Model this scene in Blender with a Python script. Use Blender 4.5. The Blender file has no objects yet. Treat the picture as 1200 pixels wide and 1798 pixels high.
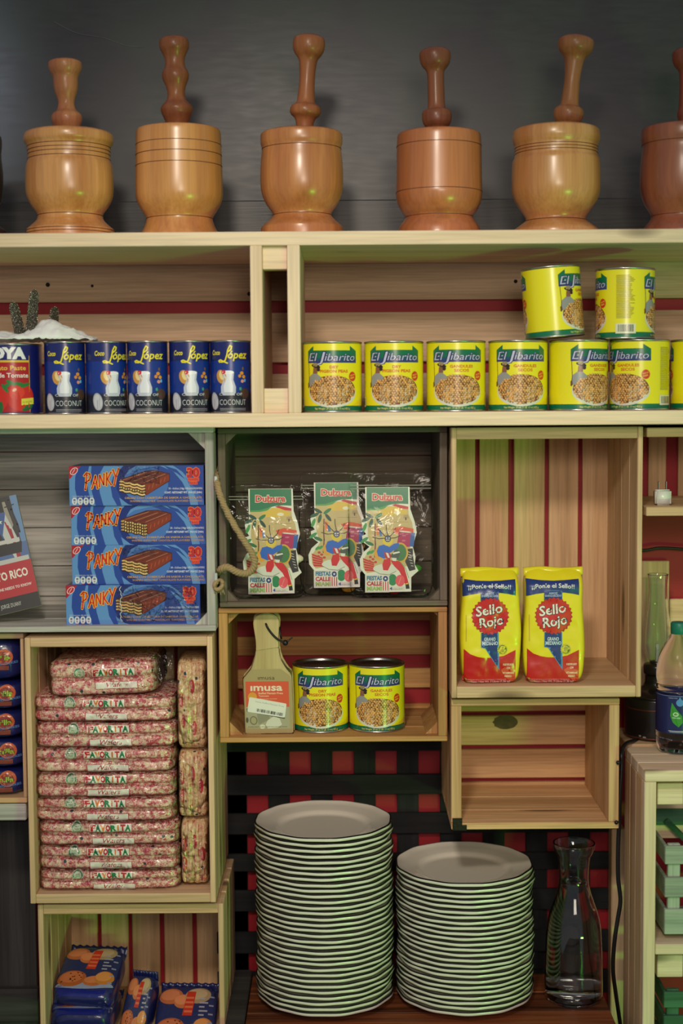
import bpy, bmesh, math, random
from mathutils import Vector, Matrix, Euler, noise, geometry
SC = bpy.context.scene
COL = SC.collection
# ------------------------------------------------------------------ camera
CAMLOC = Vector((0.0, -2.5, 1.65))
F_PX = 2600.0
R3 = Matrix.Rotation(math.radians(90 - 4.27), 3, 'X') @ Matrix.Rotation(math.radians(-0.4), 3, 'Z')
cd = bpy.data.cameras.new('camera'); cam = bpy.data.objects.new('camera', cd); COL.objects.link(cam)
cam.matrix_world = Matrix.Translation(CAMLOC) @ R3.to_4x4()
cd.sensor_fit = 'VERTICAL'; cd.sensor_height = 36.0; cd.sensor_width = 24.0
cd.lens = F_PX / 1798.0 * 36.0
cd.clip_start = 0.05
cd.dof.use_dof = True; cd.dof.focus_distance = 2.66; cd.dof.aperture_fstop = 2.0
SC.camera = cam
# ------------------------------------------------------------------ world, lamps, exposure
w = bpy.data.worlds.new('world'); SC.world = w; w.use_nodes = True
w.node_tree.nodes['Background'].inputs[0].default_value = (0.78, 0.80, 0.86, 1)
w.node_tree.nodes['Background'].inputs[1].default_value = 0.30
SC.view_settings.view_transform = 'Standard'; SC.view_settings.look = 'None'
SC.view_settings.gamma = 1.0; SC.view_settings.use_curve_mapping = False
SC.view_settings.exposure = 0.0

def aim(o, target):
    d = Vector(target) - o.location
    o.rotation_euler = d.to_track_quat('-Z', 'Y').to_euler()
def spot(name, loc, target, power, color, size, angle, blend):
    l = bpy.data.lights.new(name, 'SPOT'); l.energy = power; l.color = color
    l.shadow_soft_size = size; l.spot_size = math.radians(angle); l.spot_blend = blend
    o = bpy.data.objects.new(name, l); COL.objects.link(o); o.location = loc; aim(o, target); return o
def area(name, loc, target, power, color, sx, sy):
    l = bpy.data.lights.new(name, 'AREA'); l.energy = power; l.color = color
    l.shape = 'RECTANGLE'; l.size = sx; l.size_y = sy
    o = bpy.data.objects.new(name, l); COL.objects.link(o); o.location = loc; aim(o, target); return o
spot('ceiling_spot_warm', (-0.25, -2.35, 2.72), (-0.05, 0.1, 1.46), 122, (1.0, 0.88, 0.74), 0.14, 46, 1.0)
spot('low_fill_spot', (0.25, -2.8, 2.1), (0.15, 0.2, 0.92), 52, (1.0, 0.84, 0.66), 0.20, 60, 1.0)  # added fill, aimed low to brighten the plates and lower crates
spot('side_cool_spot', (-1.24, -2.0, 2.64), (-1.02, 0.35, 2.22), 150, (0.78, 0.88, 1.0), 0.12, 21, 1.0)  # added spot; its reflection makes the cool glow at the wall's left
area('front_fill', (0.35, -3.3, 2.05), (0.1, 0.2, 1.25), 10.5, (1.0, 0.86, 0.72), 0.9, 0.5)  # soft frontal fill, added to lift the crate interiors
area('neon_green', (1.75, -2.6, 0.15), (0.1, 0.2, 1.3), 22, (0.19, 1.0, 0.07), 0.5, 0.06)

# ------------------------------------------------------------------ helpers
def P(px, py, Y):
    d = R3 @ Vector(((px - 600) / F_PX, (899 - py) / F_PX, -1.0))
    return CAMLOC + d * ((Y - CAMLOC.y) / d.y)
def lin(c):
    return tuple(((v / 255.0) / 12.92 if v / 255.0 <= 0.04045 else ((v / 255.0 + 0.055) / 1.055) ** 2.4) for v in c[:3])
def offs(o):
    v = Vector((0, 0, 0))
    while o is not None:
        v += o.location; o = o.parent
    return v
def empty(name, loc, rz=0.0):
    o = bpy.data.objects.new(name, None); COL.objects.link(o); o.location = loc
    o.rotation_euler = (0, 0, rz); o.empty_display_size = 0.02
    return o
def tag(o, label, cat, group=None, kind=None):
    o['label'] = label
    if cat: o['category'] = cat
    if group: o['group'] = group
    if kind: o['kind'] = kind
    return o
def thing(name, label, cat, loc, group=None, rz=0.0):
    return tag(empty(name, loc, rz), label, cat, group)
def link_mesh(name, me, mats, parent=None, smooth=False):
    o = bpy.data.objects.new(name, me); COL.objects.link(o)
    for m in (mats if isinstance(mats, (list, tuple)) else [mats]): me.materials.append(m)
    if parent is not None: o.parent = parent
    if smooth:
        for p in me.polygons: p.use_smooth = True
    return o
def obj(name, bm, mats, parent=None, smooth=False, world=False, bev=0.0, seg=1, loc=None):
    """link a bmesh as ONE mesh object; world=True: its vertices are in world coordinates"""
    if bev > 0:
        bmesh.ops.bevel(bm, geom=[e for e in bm.edges], offset=bev, segments=seg, affect='EDGES', clamp_overlap=True)
    if world:
        off = offs(parent)
        bmesh.ops.translate(bm, verts=bm.verts, vec=-off)
    if loc is not None:
        bmesh.ops.translate(bm, verts=bm.verts, vec=-Vector(loc))
    me = bpy.data.meshes.new(name); bm.to_mesh(me); bm.free()
    o = link_mesh(name, me, mats, parent, smooth)
    if loc is not None: o.location = loc
    return o
def bx(bm, x0, x1, y0, y1, z0, z1, mi=0):
    v = [bm.verts.new(c) for c in ((x0,y0,z0),(x1,y0,z0),(x1,y1,z0),(x0,y1,z0),(x0,y0,z1),(x1,y0,z1),(x1,y1,z1),(x0,y1,z1))]
    for f in ((3,2,1,0),(4,5,6,7),(0,1,5,4),(1,2,6,5),(2,3,7,6),(3,0,4,7)):
        bm.faces.new([v[i] for i in f]).material_index = mi
    return v
def board(name, x0, x1, y0, y1, z0, z1, mat, parent, bev=0.0012):
    bm = bmesh.new(); bx(bm, x0, x1, y0, y1, z0, z1)
    return obj(name, bm, mat, parent, world=True, bev=bev)
def prism(bm, pts, y0, y1, mi=0):
    """extrude an XZ outline along Y"""
    a = [bm.verts.new((p[0], y0, p[1])) for p in pts]; b = [bm.verts.new((p[0], y1, p[1])) for p in pts]
    n = len(pts)
    bm.faces.new(a).material_index = mi
    bm.faces.new(b[::-1]).material_index = mi
    for i in range(n):
        bm.faces.new((a[i], b[i], b[(i+1) % n], a[(i+1) % n])).material_index = mi
    bmesh.ops.recalc_face_normals(bm, faces=bm.faces)
def lathe(bm, prof, n=48, mi=0, wob=None, close_top=True, close_bot=True):
    rings = []
    for k, (r, z) in enumerate(prof):
        ring = []
        for i in range(n):
            a = 2 * math.pi * i / n
            rr = r * (1 + (wob(a, k) if wob else 0))
            ring.append(bm.verts.new((rr * math.cos(a), rr * math.sin(a), z)))
        rings.append(ring)
    for a, b in zip(rings[:-1], rings[1:]):
        for i in range(n):
            bm.faces.new((a[i], a[(i+1) % n], b[(i+1) % n], b[i])).material_index = mi
    if close_bot: bm.faces.new(rings[0][::-1]).material_index = mi
    if close_top: bm.faces.new(rings[-1]).material_index = mi
    return rings
def tube(bm, pts, rad, n=8, mi=0, cap=True):
    pts = [Vector(p) for p in pts]; rings = []
    up = Vector((0.13, 0.31, 0.94))
    for i, p in enumerate(pts):
        t = (pts[min(i+1, len(pts)-1)] - pts[max(i-1, 0)]).normalized()
        s = t.cross(up)
        if s.length < 1e-4: s = t.cross(Vector((1, 0, 0)))
        s.normalize(); u = s.cross(t); up = u
        r = rad(i / max(1, len(pts)-1)) if callable(rad) else rad
        rings.append([bm.verts.new(p + (s * math.cos(2*math.pi*k/n) + u * math.sin(2*math.pi*k/n)) * r) for k in range(n)])
    for a, b in zip(rings[:-1], rings[1:]):
        for k in range(n):
            bm.faces.new((a[k], a[(k+1) % n], b[(k+1) % n], b[k])).material_index = mi
    if cap:
        bm.faces.new(rings[0][::-1]).material_index = mi; bm.faces.new(rings[-1]).material_index = mi
    bmesh.ops.recalc_face_normals(bm, faces=bm.faces)
def smoothpath(pts, m=8):
    pts = [Vector(p) for p in pts]; out = []
    q = [pts[0]] + pts + [pts[-1]]
    for i in range(len(pts) - 1):
        p0, p1, p2, p3 = q[i:i+4]
        for k in range(m):
            t = k / m
            out.append(0.5 * ((2*p1) + (-p0+p2)*t + (2*p0-5*p1+4*p2-p3)*t*t + (-p0+3*p1-3*p2+p3)*t*t*t))
    out.append(pts[-1]); return out
def copy_thing(src, loc, label=None, group=None, rot=None):
    r = src.copy(); COL.objects.link(r); r.location = loc
    if rot is not None: r.rotation_euler = rot
    if label: r['label'] = label
    if group: r['group'] = group
    for ch in list(src.children):
        c = ch.copy(); COL.objects.link(c); c.parent = r
        for g in list(ch.children):
            d = g.copy(); COL.objects.link(d); d.parent = c
    return r

# ------------------------------------------------------------------ materials
def newmat(name):
    m = bpy.data.materials.new(name); m.use_nodes = True; nt = m.node_tree
    return m, nt, nt.nodes['Principled BSDF']
def N(nt, t, **kw):
    n = nt.nodes.new(t)
    for k, v in kw.items(): setattr(n, k, v)
    return n
def coords(nt, scale, rnd=True):
    tc = N(nt, 'ShaderNodeTexCoord'); mp = N(nt, 'ShaderNodeMapping'); mp.inputs['Scale'].default_value = scale
    if rnd:
        oi = N(nt, 'ShaderNodeObjectInfo'); mu = N(nt, 'ShaderNodeMath', operation='MULTIPLY'); mu.inputs[1].default_value = 37.0
        nt.links.new(oi.outputs['Random'], mu.inputs[0])
        ad = N(nt, 'ShaderNodeVectorMath', operation='ADD')
        nt.links.new(tc.outputs['Object'], ad.inputs[0]); nt.links.new(mu.outputs[0], ad.inputs[1])
        nt.links.new(ad.outputs[0], mp.inputs[0])
    else:
        nt.links.new(tc.outputs['Object'], mp.inputs[0])
    return mp
def ramp(nt, fac, stops):
    r = N(nt, 'ShaderNodeValToRGB'); e = r.color_ramp.elements
    while len(e) < len(stops): e.new(0.5)
    for i, (p, c) in enumerate(stops): e[i].position = p; e[i].color = (*c, 1) if len(c) == 3 else c
    nt.links.new(fac, r.inputs[0]); return r
def mixc(nt, fac, a, b, mode='MIX'):
    m = N(nt, 'ShaderNodeMix', data_type='RGBA', blend_type=mode)
    for s, v in ((0, fac), (6, a), (7, b)):
        if hasattr(v, 'is_output') or isinstance(v, bpy.types.NodeSocket): nt.links.new(v, m.inputs[s])
        elif s == 0: m.inputs[0].default_value = v
        else: m.inputs[s].default_value = (*v, 1)
    return m.outputs[2]
def wood(name, light, dark, axis, rough=0.6, fine=1.0, knots=0.0, var=0.10, coat=0.0, band=0.35, spec=0.35, bump=0.15):
    m, nt, b = newmat(name)
    L = {'X': (1.3, 26, 26), 'Y': (26, 1.3, 26), 'Z': (26, 26, 1.3)}[axis]
    mp = coords(nt, L)
    n1 = N(nt, 'ShaderNodeTexNoise'); n1.inputs['Scale'].default_value = 1.0 * fine; n1.inputs['Detail'].default_value = 3; n1.inputs['Distortion'].default_value = 0.6
    nt.links.new(mp.outputs[0], n1.inputs[0])
    L2 = {'X': (5, 160, 160), 'Y': (160, 5, 160), 'Z': (160, 160, 5)}[axis]
    mp2 = coords(nt, L2); n2 = N(nt, 'ShaderNodeTexNoise'); n2.inputs['Scale'].default_value = 1.5; n2.inputs['Detail'].default_value = 2
    nt.links.new(mp2.outputs[0], n2.inputs[0])
    r1 = ramp(nt, n1.outputs[0], [(0.32, lin(dark)), (0.62, lin(light))])
    lowr = tuple(v * (1 - band) for v in (1, 1, 1))
    r2 = ramp(nt, n2.outputs[0], [(0.35, lowr), (0.6, (1, 1, 1))])
    c = mixc(nt, 0.8, r1.outputs[0], r2.outputs[0], 'MULTIPLY')
    if knots > 0:
        L3 = {'X': (2.6, 9, 9), 'Y': (9, 2.6, 9), 'Z': (9, 9, 2.6)}[axis]
        mp3 = coords(nt, L3); vo = N(nt, 'ShaderNodeTexVoronoi'); vo.inputs['Scale'].default_value = 1.0
        vo.inputs['Randomness'].default_value = 1.0
        nt.links.new(mp3.outputs[0], vo.inputs[0])
        rk = ramp(nt, vo.outputs['Distance'], [(knots * 0.45, (1, 1, 1)), (knots, (0, 0, 0))])
        c = mixc(nt, rk.outputs[0], c, tuple(v * 0.35 for v in lin(dark)))
    oi = N(nt, 'ShaderNodeObjectInfo'); mr = N(nt, 'ShaderNodeMapRange'); mr.inputs[3].default_value = 1 - var; mr.inputs[4].default_value = 1 + var
    nt.links.new(oi.outputs['Random'], mr.inputs[0])
    hv = N(nt, 'ShaderNodeHueSaturation'); nt.links.new(c, hv.inputs['Color']); nt.links.new(mr.outputs[0], hv.inputs['Value'])
    nt.links.new(hv.outputs[0], b.inputs['Base Color'])
    b.inputs['Roughness'].default_value = rough; b.inputs['Specular IOR Level'].default_value = spec
    b.inputs['Coat Weight'].default_value = coat; b.inputs['Coat Roughness'].default_value = 0.22
    if bump:
        bp = N(nt, 'ShaderNodeBump'); bp.inputs['Strength'].default_value = bump; bp.inputs['Distance'].default_value = 0.001
        nt.links.new(n2.outputs[0], bp.inputs['Height']); nt.links.new(bp.outputs[0], b.inputs['Normal'])
    return m
def plain(name, c, rough=0.5, metal=0.0, spec=0.5, bump=0.0, bscale=200, var=0.0, coat=0.0, alpha=None):
    m, nt, b = newmat(name)
    b.inputs['Base Color'].default_value = (*lin(c), 1)
    b.inputs['Roughness'].default_value = rough; b.inputs['Metallic'].default_value = metal
    b.inputs['Specular IOR Level'].default_value = spec; b.inputs['Coat Weight'].default_value = coat
    if bump or var:
        mp = coords(nt, (1, 1, 1)); n = N(nt, 'ShaderNodeTexNoise'); n.inputs['Scale'].default_value = bscale; n.inputs['Detail'].default_value = 4
        nt.links.new(mp.outputs[0], n.inputs[0])
        if bump:
            bp = N(nt, 'ShaderNodeBump'); bp.inputs['Strength'].default_value = bump; bp.inputs['Distance'].default_value = 0.002
            nt.links.new(n.outputs[0], bp.inputs['Height']); nt.links.new(bp.outputs[0], b.inputs['Normal'])
        if var:
            r = ramp(nt, n.outputs[0], [(0.3, tuple(v * (1 - var) for v in lin(c))), (0.7, tuple(min(1, v * (1 + var)) for v in lin(c)))])
            nt.links.new(r.outputs[0], b.inputs['Base Color'])
    return m
def ink(name, rough=0.4, spec=0.5, coat=0.0, bump=0.0, bscale=90):
    m, nt, b = newmat(name)
    a = N(nt, 'ShaderNodeAttribute', attribute_name='ink'); nt.links.new(a.outputs['Color'], b.inputs['Base Color'])
    b.inputs['Roughness'].default_value = rough; b.inputs['Specular IOR Level'].default_value = spec
    b.inputs['Coat Weight'].default_value = coat; b.inputs['Coat Roughness'].default_value = 0.15
    if bump:
        mp = coords(nt, (1, 1, 1)); n = N(nt, 'ShaderNodeTexNoise'); n.inputs['Scale'].default_value = bscale; n.inputs['Detail'].default_value = 3
        nt.links.new(mp.outputs[0], n.inputs[0])
        bp = N(nt, 'ShaderNodeBump'); bp.inputs['Strength'].default_value = bump; bp.inputs['Distance'].default_value = 0.003
        nt.links.new(n.outputs[0], bp.inputs['Height']); nt.links.new(bp.outputs[0], b.inputs['Normal'])
    return m
def film(name, gloss=0.16, tint=(1, 1, 1), scale=45, strength=0.9, rough=0.12, frost=0.0, ior=1.35):
    """thin clear plastic: mostly see-through, crinkled gloss on top"""
    m, nt, b = newmat(name); nt.nodes.remove(b); out = nt.nodes['Material Output']
    tr = N(nt, 'ShaderNodeBsdfTransparent'); tr.inputs[0].default_value = (*tint, 1)
    gl = N(nt, 'ShaderNodeBsdfGlossy'); gl.inputs['Roughness'].default_value = rough
    mp = coords(nt, (1, 1, 1)); n = N(nt, 'ShaderNodeTexNoise'); n.inputs['Scale'].default_value = scale; n.inputs['Detail'].default_value = 3; n.inputs['Distortion'].default_value = 1.5
    nt.links.new(mp.outputs[0], n.inputs[0])
    bp = N(nt, 'ShaderNodeBump'); bp.inputs['Strength'].default_value = strength; bp.inputs['Distance'].default_value = 0.01
    nt.links.new(n.outputs[0], bp.inputs['Height']); nt.links.new(bp.outputs[0], gl.inputs['Normal'])
    fr = N(nt, 'ShaderNodeFresnel'); fr.inputs[0].default_value = ior; nt.links.new(bp.outputs[0], fr.inputs['Normal'])
    ad = N(nt, 'ShaderNodeMath', operation='MULTIPLY_ADD', use_clamp=True); ad.inputs[1].default_value = 1.0; ad.inputs[2].default_value = gloss
    nt.links.new(fr.outputs[0], ad.inputs[0])
    mx = N(nt, 'ShaderNodeMixShader'); nt.links.new(ad.outputs[0], mx.inputs[0]); nt.links.new(tr.outputs[0], mx.inputs[1]); nt.links.new(gl.outputs[0], mx.inputs[2])
    last = mx
    if frost:
        df = N(nt, 'ShaderNodeBsdfDiffuse'); df.inputs[0].default_value = (0.8, 0.8, 0.8, 1)
        m2 = N(nt, 'ShaderNodeMixShader'); m2.inputs[0].default_value = frost
        nt.links.new(mx.outputs[0], m2.inputs[1]); nt.links.new(df.outputs[0], m2.inputs[2]); last = m2
    nt.links.new(last.outputs[0], out.inputs[0])
    return m
PINE = {a: wood('pine_' + a, (230, 194, 154), (208, 166, 122), a, 0.62, 1.0, 0.16, band=0.26) for a in 'XYZ'}
PALE = {a: wood('pale_pine_' + a, (244, 220, 190), (230, 200, 166), a, 0.6, 0.8, 0.13, band=0.18, var=0.05) for a in 'XZ'}
PINK = {a: wood('rosy_pine_' + a, (216, 186, 154), (192, 158, 126), a, 0.62, 1.1, 0.15, band=0.25) for a in 'XYZ'}
AMBER = {a: wood('amber_pine_' + a, (206, 158, 98), (170, 118, 66), a, 0.6, 1.1, 0.13, band=0.3) for a in 'XYZ'}
WARM = {a: wood('warm_pine_' + a, (230, 186, 138), (204, 156, 108), a, 0.62, 1.1, 0.17, band=0.28) for a in 'XYZ'}
TANB = {a: wood('tan_pine_' + a, (230, 192, 148), (206, 164, 120), a, 0.62, 1.0, 0.15, band=0.24) for a in 'XYZ'}
GREY = {a: wood('weathered_grey_wood_' + a, (214, 210, 202), (160, 156, 150), a, 0.75, 1.0, 0.07, band=0.35) for a in 'XYZ'}
DGREY = {a: wood('dark_grey_wood_' + a, (128, 114, 98), (98, 86, 74), a, 0.75, 1.0, 0.06, band=0.3) for a in 'XYZ'}
SOOT = {a: wood('charcoal_wood_' + a, (74, 72, 70), (52, 50, 49), a, 0.7, 1.0, 0.05, band=0.3) for a in 'XZ'}
SAGE = {a: wood('sage_painted_wood_' + a, (176, 186, 170), (140, 152, 138), a, 0.7, 1.0, 0.0, band=0.25) for a in 'XZ'}
GREENW = {a: wood('green_painted_wood_' + a, (74, 120, 92), (48, 88, 64), a, 0.6, 1.0, 0.0, band=0.25) for a in 'XZ'}
BENCH = wood('burnt_bench_wood', (150, 84, 48), (70, 36, 22), 'X', 0.5, 1.2, 0.0, band=0.5)
LATT = {a: wood('black_lattice_wood_' + a, (36, 36, 38), (20, 20, 22), a, 0.85, 1.0, 0.0, band=0.3) for a in 'XZ'}
INK = ink('printed_paper', 0.42)
INKG = ink('printed_gloss_card', 0.28, 0.5, 0.3)
INKF = ink('printed_foil_film', 0.22, 0.5, 0.4, 0.45, 60)
INKC = ink('printed_can_label', 0.30, 0.5, 0.35, 0.06, 25)
METAL = plain('tin', (190, 190, 185), 0.28, 1.0)
DMETAL = plain('dull_lid_metal', (120, 108, 104), 0.42, 1.0)
FILM = film('clear_film', 0.02, scale=38, strength=0.7, ior=1.28)
BAGFILM = film('clear_zip_bag', 0.0, scale=16, strength=0.35, rough=0.1, tint=(0.97, 0.98, 0.97), ior=1.18)

# ------------------------------------------------------------------ printed art: flat coloured shapes mapped on a surface
_tc = {}
def glyphs(s, off):
    k = (s, off)
    if k not in _tc:
        cu = bpy.data.curves.new('lettering', 'FONT'); cu.body = s; cu.size = 1; cu.offset = off; cu.resolution_u = 2; cu.align_x = 'CENTER'
        o = bpy.data.objects.new('lettering', cu); me = bpy.data.meshes.new_from_object(o)
        _tc[k] = ([(v.co.x / 0.70, v.co.y / 0.70) for v in me.vertices], [tuple(p.vertices) for p in me.polygons])
        bpy.data.meshes.remove(me); bpy.data.objects.remove(o); bpy.data.curves.remove(cu)
    return _tc[k]
class Art:
    def __init__(s): s.g = []; s.L = 0
    def raw(s, vs, fs, c, up=True):
        s.g.append((vs, fs, lin(c), s.L)); s.L += 1 if up else 0
    def poly(s, pts, c):
        tri = geometry.tessellate_polygon([[Vector((p[0], p[1], 0)) for p in pts]])
        s.raw(list(pts), [tuple(t) for t in tri], c)
    def rect(s, x0, x1, y0, y1, c): s.raw([(x0,y0),(x1,y0),(x1,y1),(x0,y1)], [(0,1,2,3)], c)
    def ell(s, cx, cy, rx, ry, c, rot=0.0, n=20):
        ca, sa = math.cos(rot), math.sin(rot)
        s.raw([(cx + rx*math.cos(a)*ca - ry*math.sin(a)*sa, cy + rx*math.cos(a)*sa + ry*math.sin(a)*ca) for a in [2*math.pi*i/n for i in range(n)]], [tuple(range(n))], c)
    def star(s, cx, cy, r1, r2, n, c, rot=math.pi/2):
        p = [(cx + (r1 if i % 2 == 0 else r2)*math.cos(rot + math.pi*i/n), cy + (r1 if i % 2 == 0 else r2)*math.sin(rot + math.pi*i/n)) for i in range(2*n)]
        s.raw([(cx, cy)] + p, [(0, 1+i, 1+(i+1) % (2*n)) for i in range(2*n)], c)
    def line(s, pts, wd, c, closed=False):
        vs, fs = [], []
        q = list(pts) + ([pts[0]] if closed else [])
        for a, b in zip(q[:-1], q[1:]):
            dx, dy = b[0]-a[0], b[1]-a[1]; l = math.hypot(dx, dy) or 1; nx, ny = -dy/l*wd/2, dx/l*wd/2; k = len(vs)
            vs += [(a[0]+nx,a[1]+ny),(a[0]-nx,a[1]-ny),(b[0]-nx,b[1]-ny),(b[0]+nx,b[1]+ny)]; fs.append((k,k+1,k+2,k+3))
        for a in q:
            k = len(vs); vs += [(a[0]+wd/2*math.cos(t*math.pi/4), a[1]+wd/2*math.sin(t*math.pi/4)) for t in range(8)]; fs.append(tuple(range(k, k+8)))
        s.raw(vs, fs, c)
    def text(s, t, x, y, h, c, w=None, bold=0.0, outline=None, shear=0.0, rot=0.0, align='C', arc=0.0):
        """cap height h, baseline-left/centre at (x,y)"""
        base, _ = glyphs(t, 0.0)
        if not base: return
        x0 = min(p[0] for p in base); x1 = max(p[0] for p in base)
        sx = (w / (x1 - x0)) if w else h
        ca, sa = math.cos(rot), math.sin(rot)
        for off, col in (([(bold + outline[0], outline[1])] if outline else []) + [(bold, c)]):
            vs, fs = glyphs(t, off); o = []
            for (gx, gy) in vs:
                ux = (gx - (x0 + x1)/2) * sx if align == 'C' else (gx - x0) * sx
                uy = gy * h; ux += uy * shear
                uy += arc * (1 - (2*ux/(w or (x1-x0)*sx))**2)
                o.append((x + ux*ca - uy*sa, y + ux*sa + uy*ca))
            s.raw(o, fs, col)
    def build(s, name, fn, mat, parent, cx=(), cy=(), lift=0.0004, step=0.000012, scale=0.001):
        step = min(step, .0007/max(1, s.L))
        bm = bmesh.new(); lay = bm.loops.layers.float_color.new('ink')
        for vs, fs, c, L in s.g:
            bv = [bm.verts.new((p[0], p[1], float(L))) for p in vs]
            for f in fs:
                if len(set(f)) < 3: continue
                try: fc = bm.faces.new([bv[i] for i in f])
                except ValueError: continue
                if fc.calc_area() < 1e-9: bm.faces.remove(fc); continue
                fc.normal_update()
                if fc.normal.z < 0: fc.normal_flip()
                for lp in fc.loops: lp[lay] = (*c, 1)
        for x in cx: bmesh.ops.bisect_plane(bm, geom=bm.verts[:]+bm.edges[:]+bm.faces[:], plane_co=(x,0,0), plane_no=(1,0,0), dist=1e-7)
        for y in cy: bmesh.ops.bisect_plane(bm, geom=bm.verts[:]+bm.edges[:]+bm.faces[:], plane_co=(0,y,0), plane_no=(0,1,0), dist=1e-7)
        nr = []
        e = 0.05
        for v in bm.verts:
            u, t, L = v.co; p = fn(u*scale, t*scale)
            pu = fn((u+e)*scale, t*scale) - p; pv = fn(u*scale, (t+e)*scale) - p
            n = pu.cross(pv)
            n = n.normalized() if n.length > 0 else Vector((0, -1, 0))
            v.co = p + n*(lift + L*step); nr.append(n)
        me = bpy.data.meshes.new(name); bm.to_mesh(me); bm.free()
        o = link_mesh(name, me, mat, parent, smooth=True)
        me.normals_split_custom_set_from_vertices([tuple(n) for n in nr])
        return o
def flatmap(o=(0,0,0), ex=(1,0,0), ez=(0,0,1)):
    o, ex, ez = Vector(o), Vector(ex), Vector(ez)
    return lambda u, v: o + ex*u + ez*v
def cylmap(r):
    return lambda u, v: Vector((r*math.sin(u/r), -r*math.cos(u/r), v))

# ================================================================== SETTING
def struct(o, kind='structure'): o['kind'] = kind; return o
YW = 0.3465          # plane of the wall
def wallmat():
    m, nt, b = newmat('charcoal_wall_paint')
    mp = coords(nt, (8, 1, 45), False); n = N(nt, 'ShaderNodeTexNoise'); n.inputs['Scale'].default_value = 2.5; n.inputs['Detail'].default_value = 6
    nt.links.new(mp.outputs[0], n.inputs[0])
    r = ramp(nt, n.outputs[0], [(0.3, lin((56, 56, 57))), (0.7, lin((64, 64, 65)))])
    nt.links.new(r.outputs[0], b.inputs['Base Color'])
    rr = ramp(nt, n.outputs[0], [(0.3, (0.37,)*3), (0.7, (0.43,)*3)]); nt.links.new(rr.outputs[0], b.inputs['Roughness'])
    bp = N(nt, 'ShaderNodeBump'); bp.inputs['Strength'].default_value = 0.08; bp.inputs['Distance'].default_value = 0.001
    nt.links.new(n.outputs[0], bp.inputs['Height']); nt.links.new(bp.outputs[0], b.inputs['Normal'])
    return m
z_split = P(600, 500, YW).z
bm = bmesh.new(); bx(bm, -1.3, 1.3, YW, YW + 0.1, z_split, 2.6); struct(obj('wall_back', bm, wallmat()))
RED = plain('red_wall_paint', (158, 16, 32), 0.6, var=0.12, bscale=3)
bm = bmesh.new(); bx(bm, -1.3, 1.3, YW, YW + 0.1, 0.0, z_split); struct(obj('wall_back_lower', bm, RED))
bm = bmesh.new(); bx(bm, -1.3, 1.3, -3.6, YW, -0.05, 0.0); struct(obj('floor', bm, plain('dark_floor', (70, 55, 45), 0.5, var=0.1, bscale=4)))
# horizontal grey plank along the wall just above the shelf
bm = bmesh.new(); bx(bm, -1.25, 1.25, YW - 0.018, YW, P(600, 440, YW).z, P(600, 353, YW).z)
struct(obj('trim_1', bm, wood('plank_charcoal', (68, 68, 68), (52, 52, 52), 'X', .36, 1, 0, band=.3), bev=0.002))
# thin scratch in the paint
bm = bmesh.new(); tube(bm, smoothpath([P(95, 38, YW-.001), P(135, 58, YW-.001), (P(180, 66, YW-.001)), P(222, 80, YW-.001), P(250, 82, YW-.001)]), 0.0005, 5)
struct(obj('trim_2', bm, plain('chalky_scratch', (120, 122, 124), 0.8), smooth=True))

# ================================================================== LONG TOP SHELF
YB = 0.345          # back boards of shelf and crates
def X_(px, py, Y): return P(px, py, Y).x
def Z_(px, py, Y): return P(px, py, Y).z
zT1, zT0 = Z_(600, 405.5, 0), Z_(600, 430, 0)
zB1, zB0 = Z_(600, 724.5, 0), Z_(600, 749, 0)
sh = thing('wall_shelf', 'long pale pine shelf under the wooden mortars holding the upper rows of cans', 'shelf', (0, 0, zB0))
board('top_board', -0.95, 0.95, 0, YB, zT0, zT1, PALE['X'], sh)
board('bottom_board', -0.95, 0.95, 0, YB, zB0, zB1, PALE['X'], sh)
for a, b_ in ((440.5, 462), (505.5, 528)):
    board('divider', X_(a, 580, 0), X_(b_, 580, 0), 0, YB - 0.012, zB1, zT0, PALE['Z'], sh)
xa, xb = X_(462, 580, 0.01), X_(505.5, 580, 0.01)
for (t, b_) in ((430, 473), (682, 724)):
    board('spacer_block', xa, xb, 0.012, 0.045, Z_(484, b_, .012) if b_ != 724 else zB1, Z_(484, t, .012) if t != 430 else zT0, PALE['X'], sh)
for (t, b_) in ((420, 528), (549, 636), (656, 727)):
    board('back_slat', -0.94, 0.94, YB - 0.012, YB, max(Z_(600, b_, YB), zB1), min(Z_(600, t, YB), zT0), PINK['X'], sh)
HOLE = plain('dark_hole', (20, 15, 12), 0.9)
for (px, py, r) in ((84, 500, .0042), (162, 502, .0028), (906, 494, .0036), (438, 516, .004)):
    bm = bmesh.new(); c = P(px, py, YB - 0.0125)
    ring = [bm.verts.new((c.x + r*math.cos(a*math.pi/7), c.y, c.z + r*math.sin(a*math.pi/7))) for a in range(14)]
    bm.faces.new(ring)
    obj('nail_hole', bm, HOLE, sh, world=True)

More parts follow.
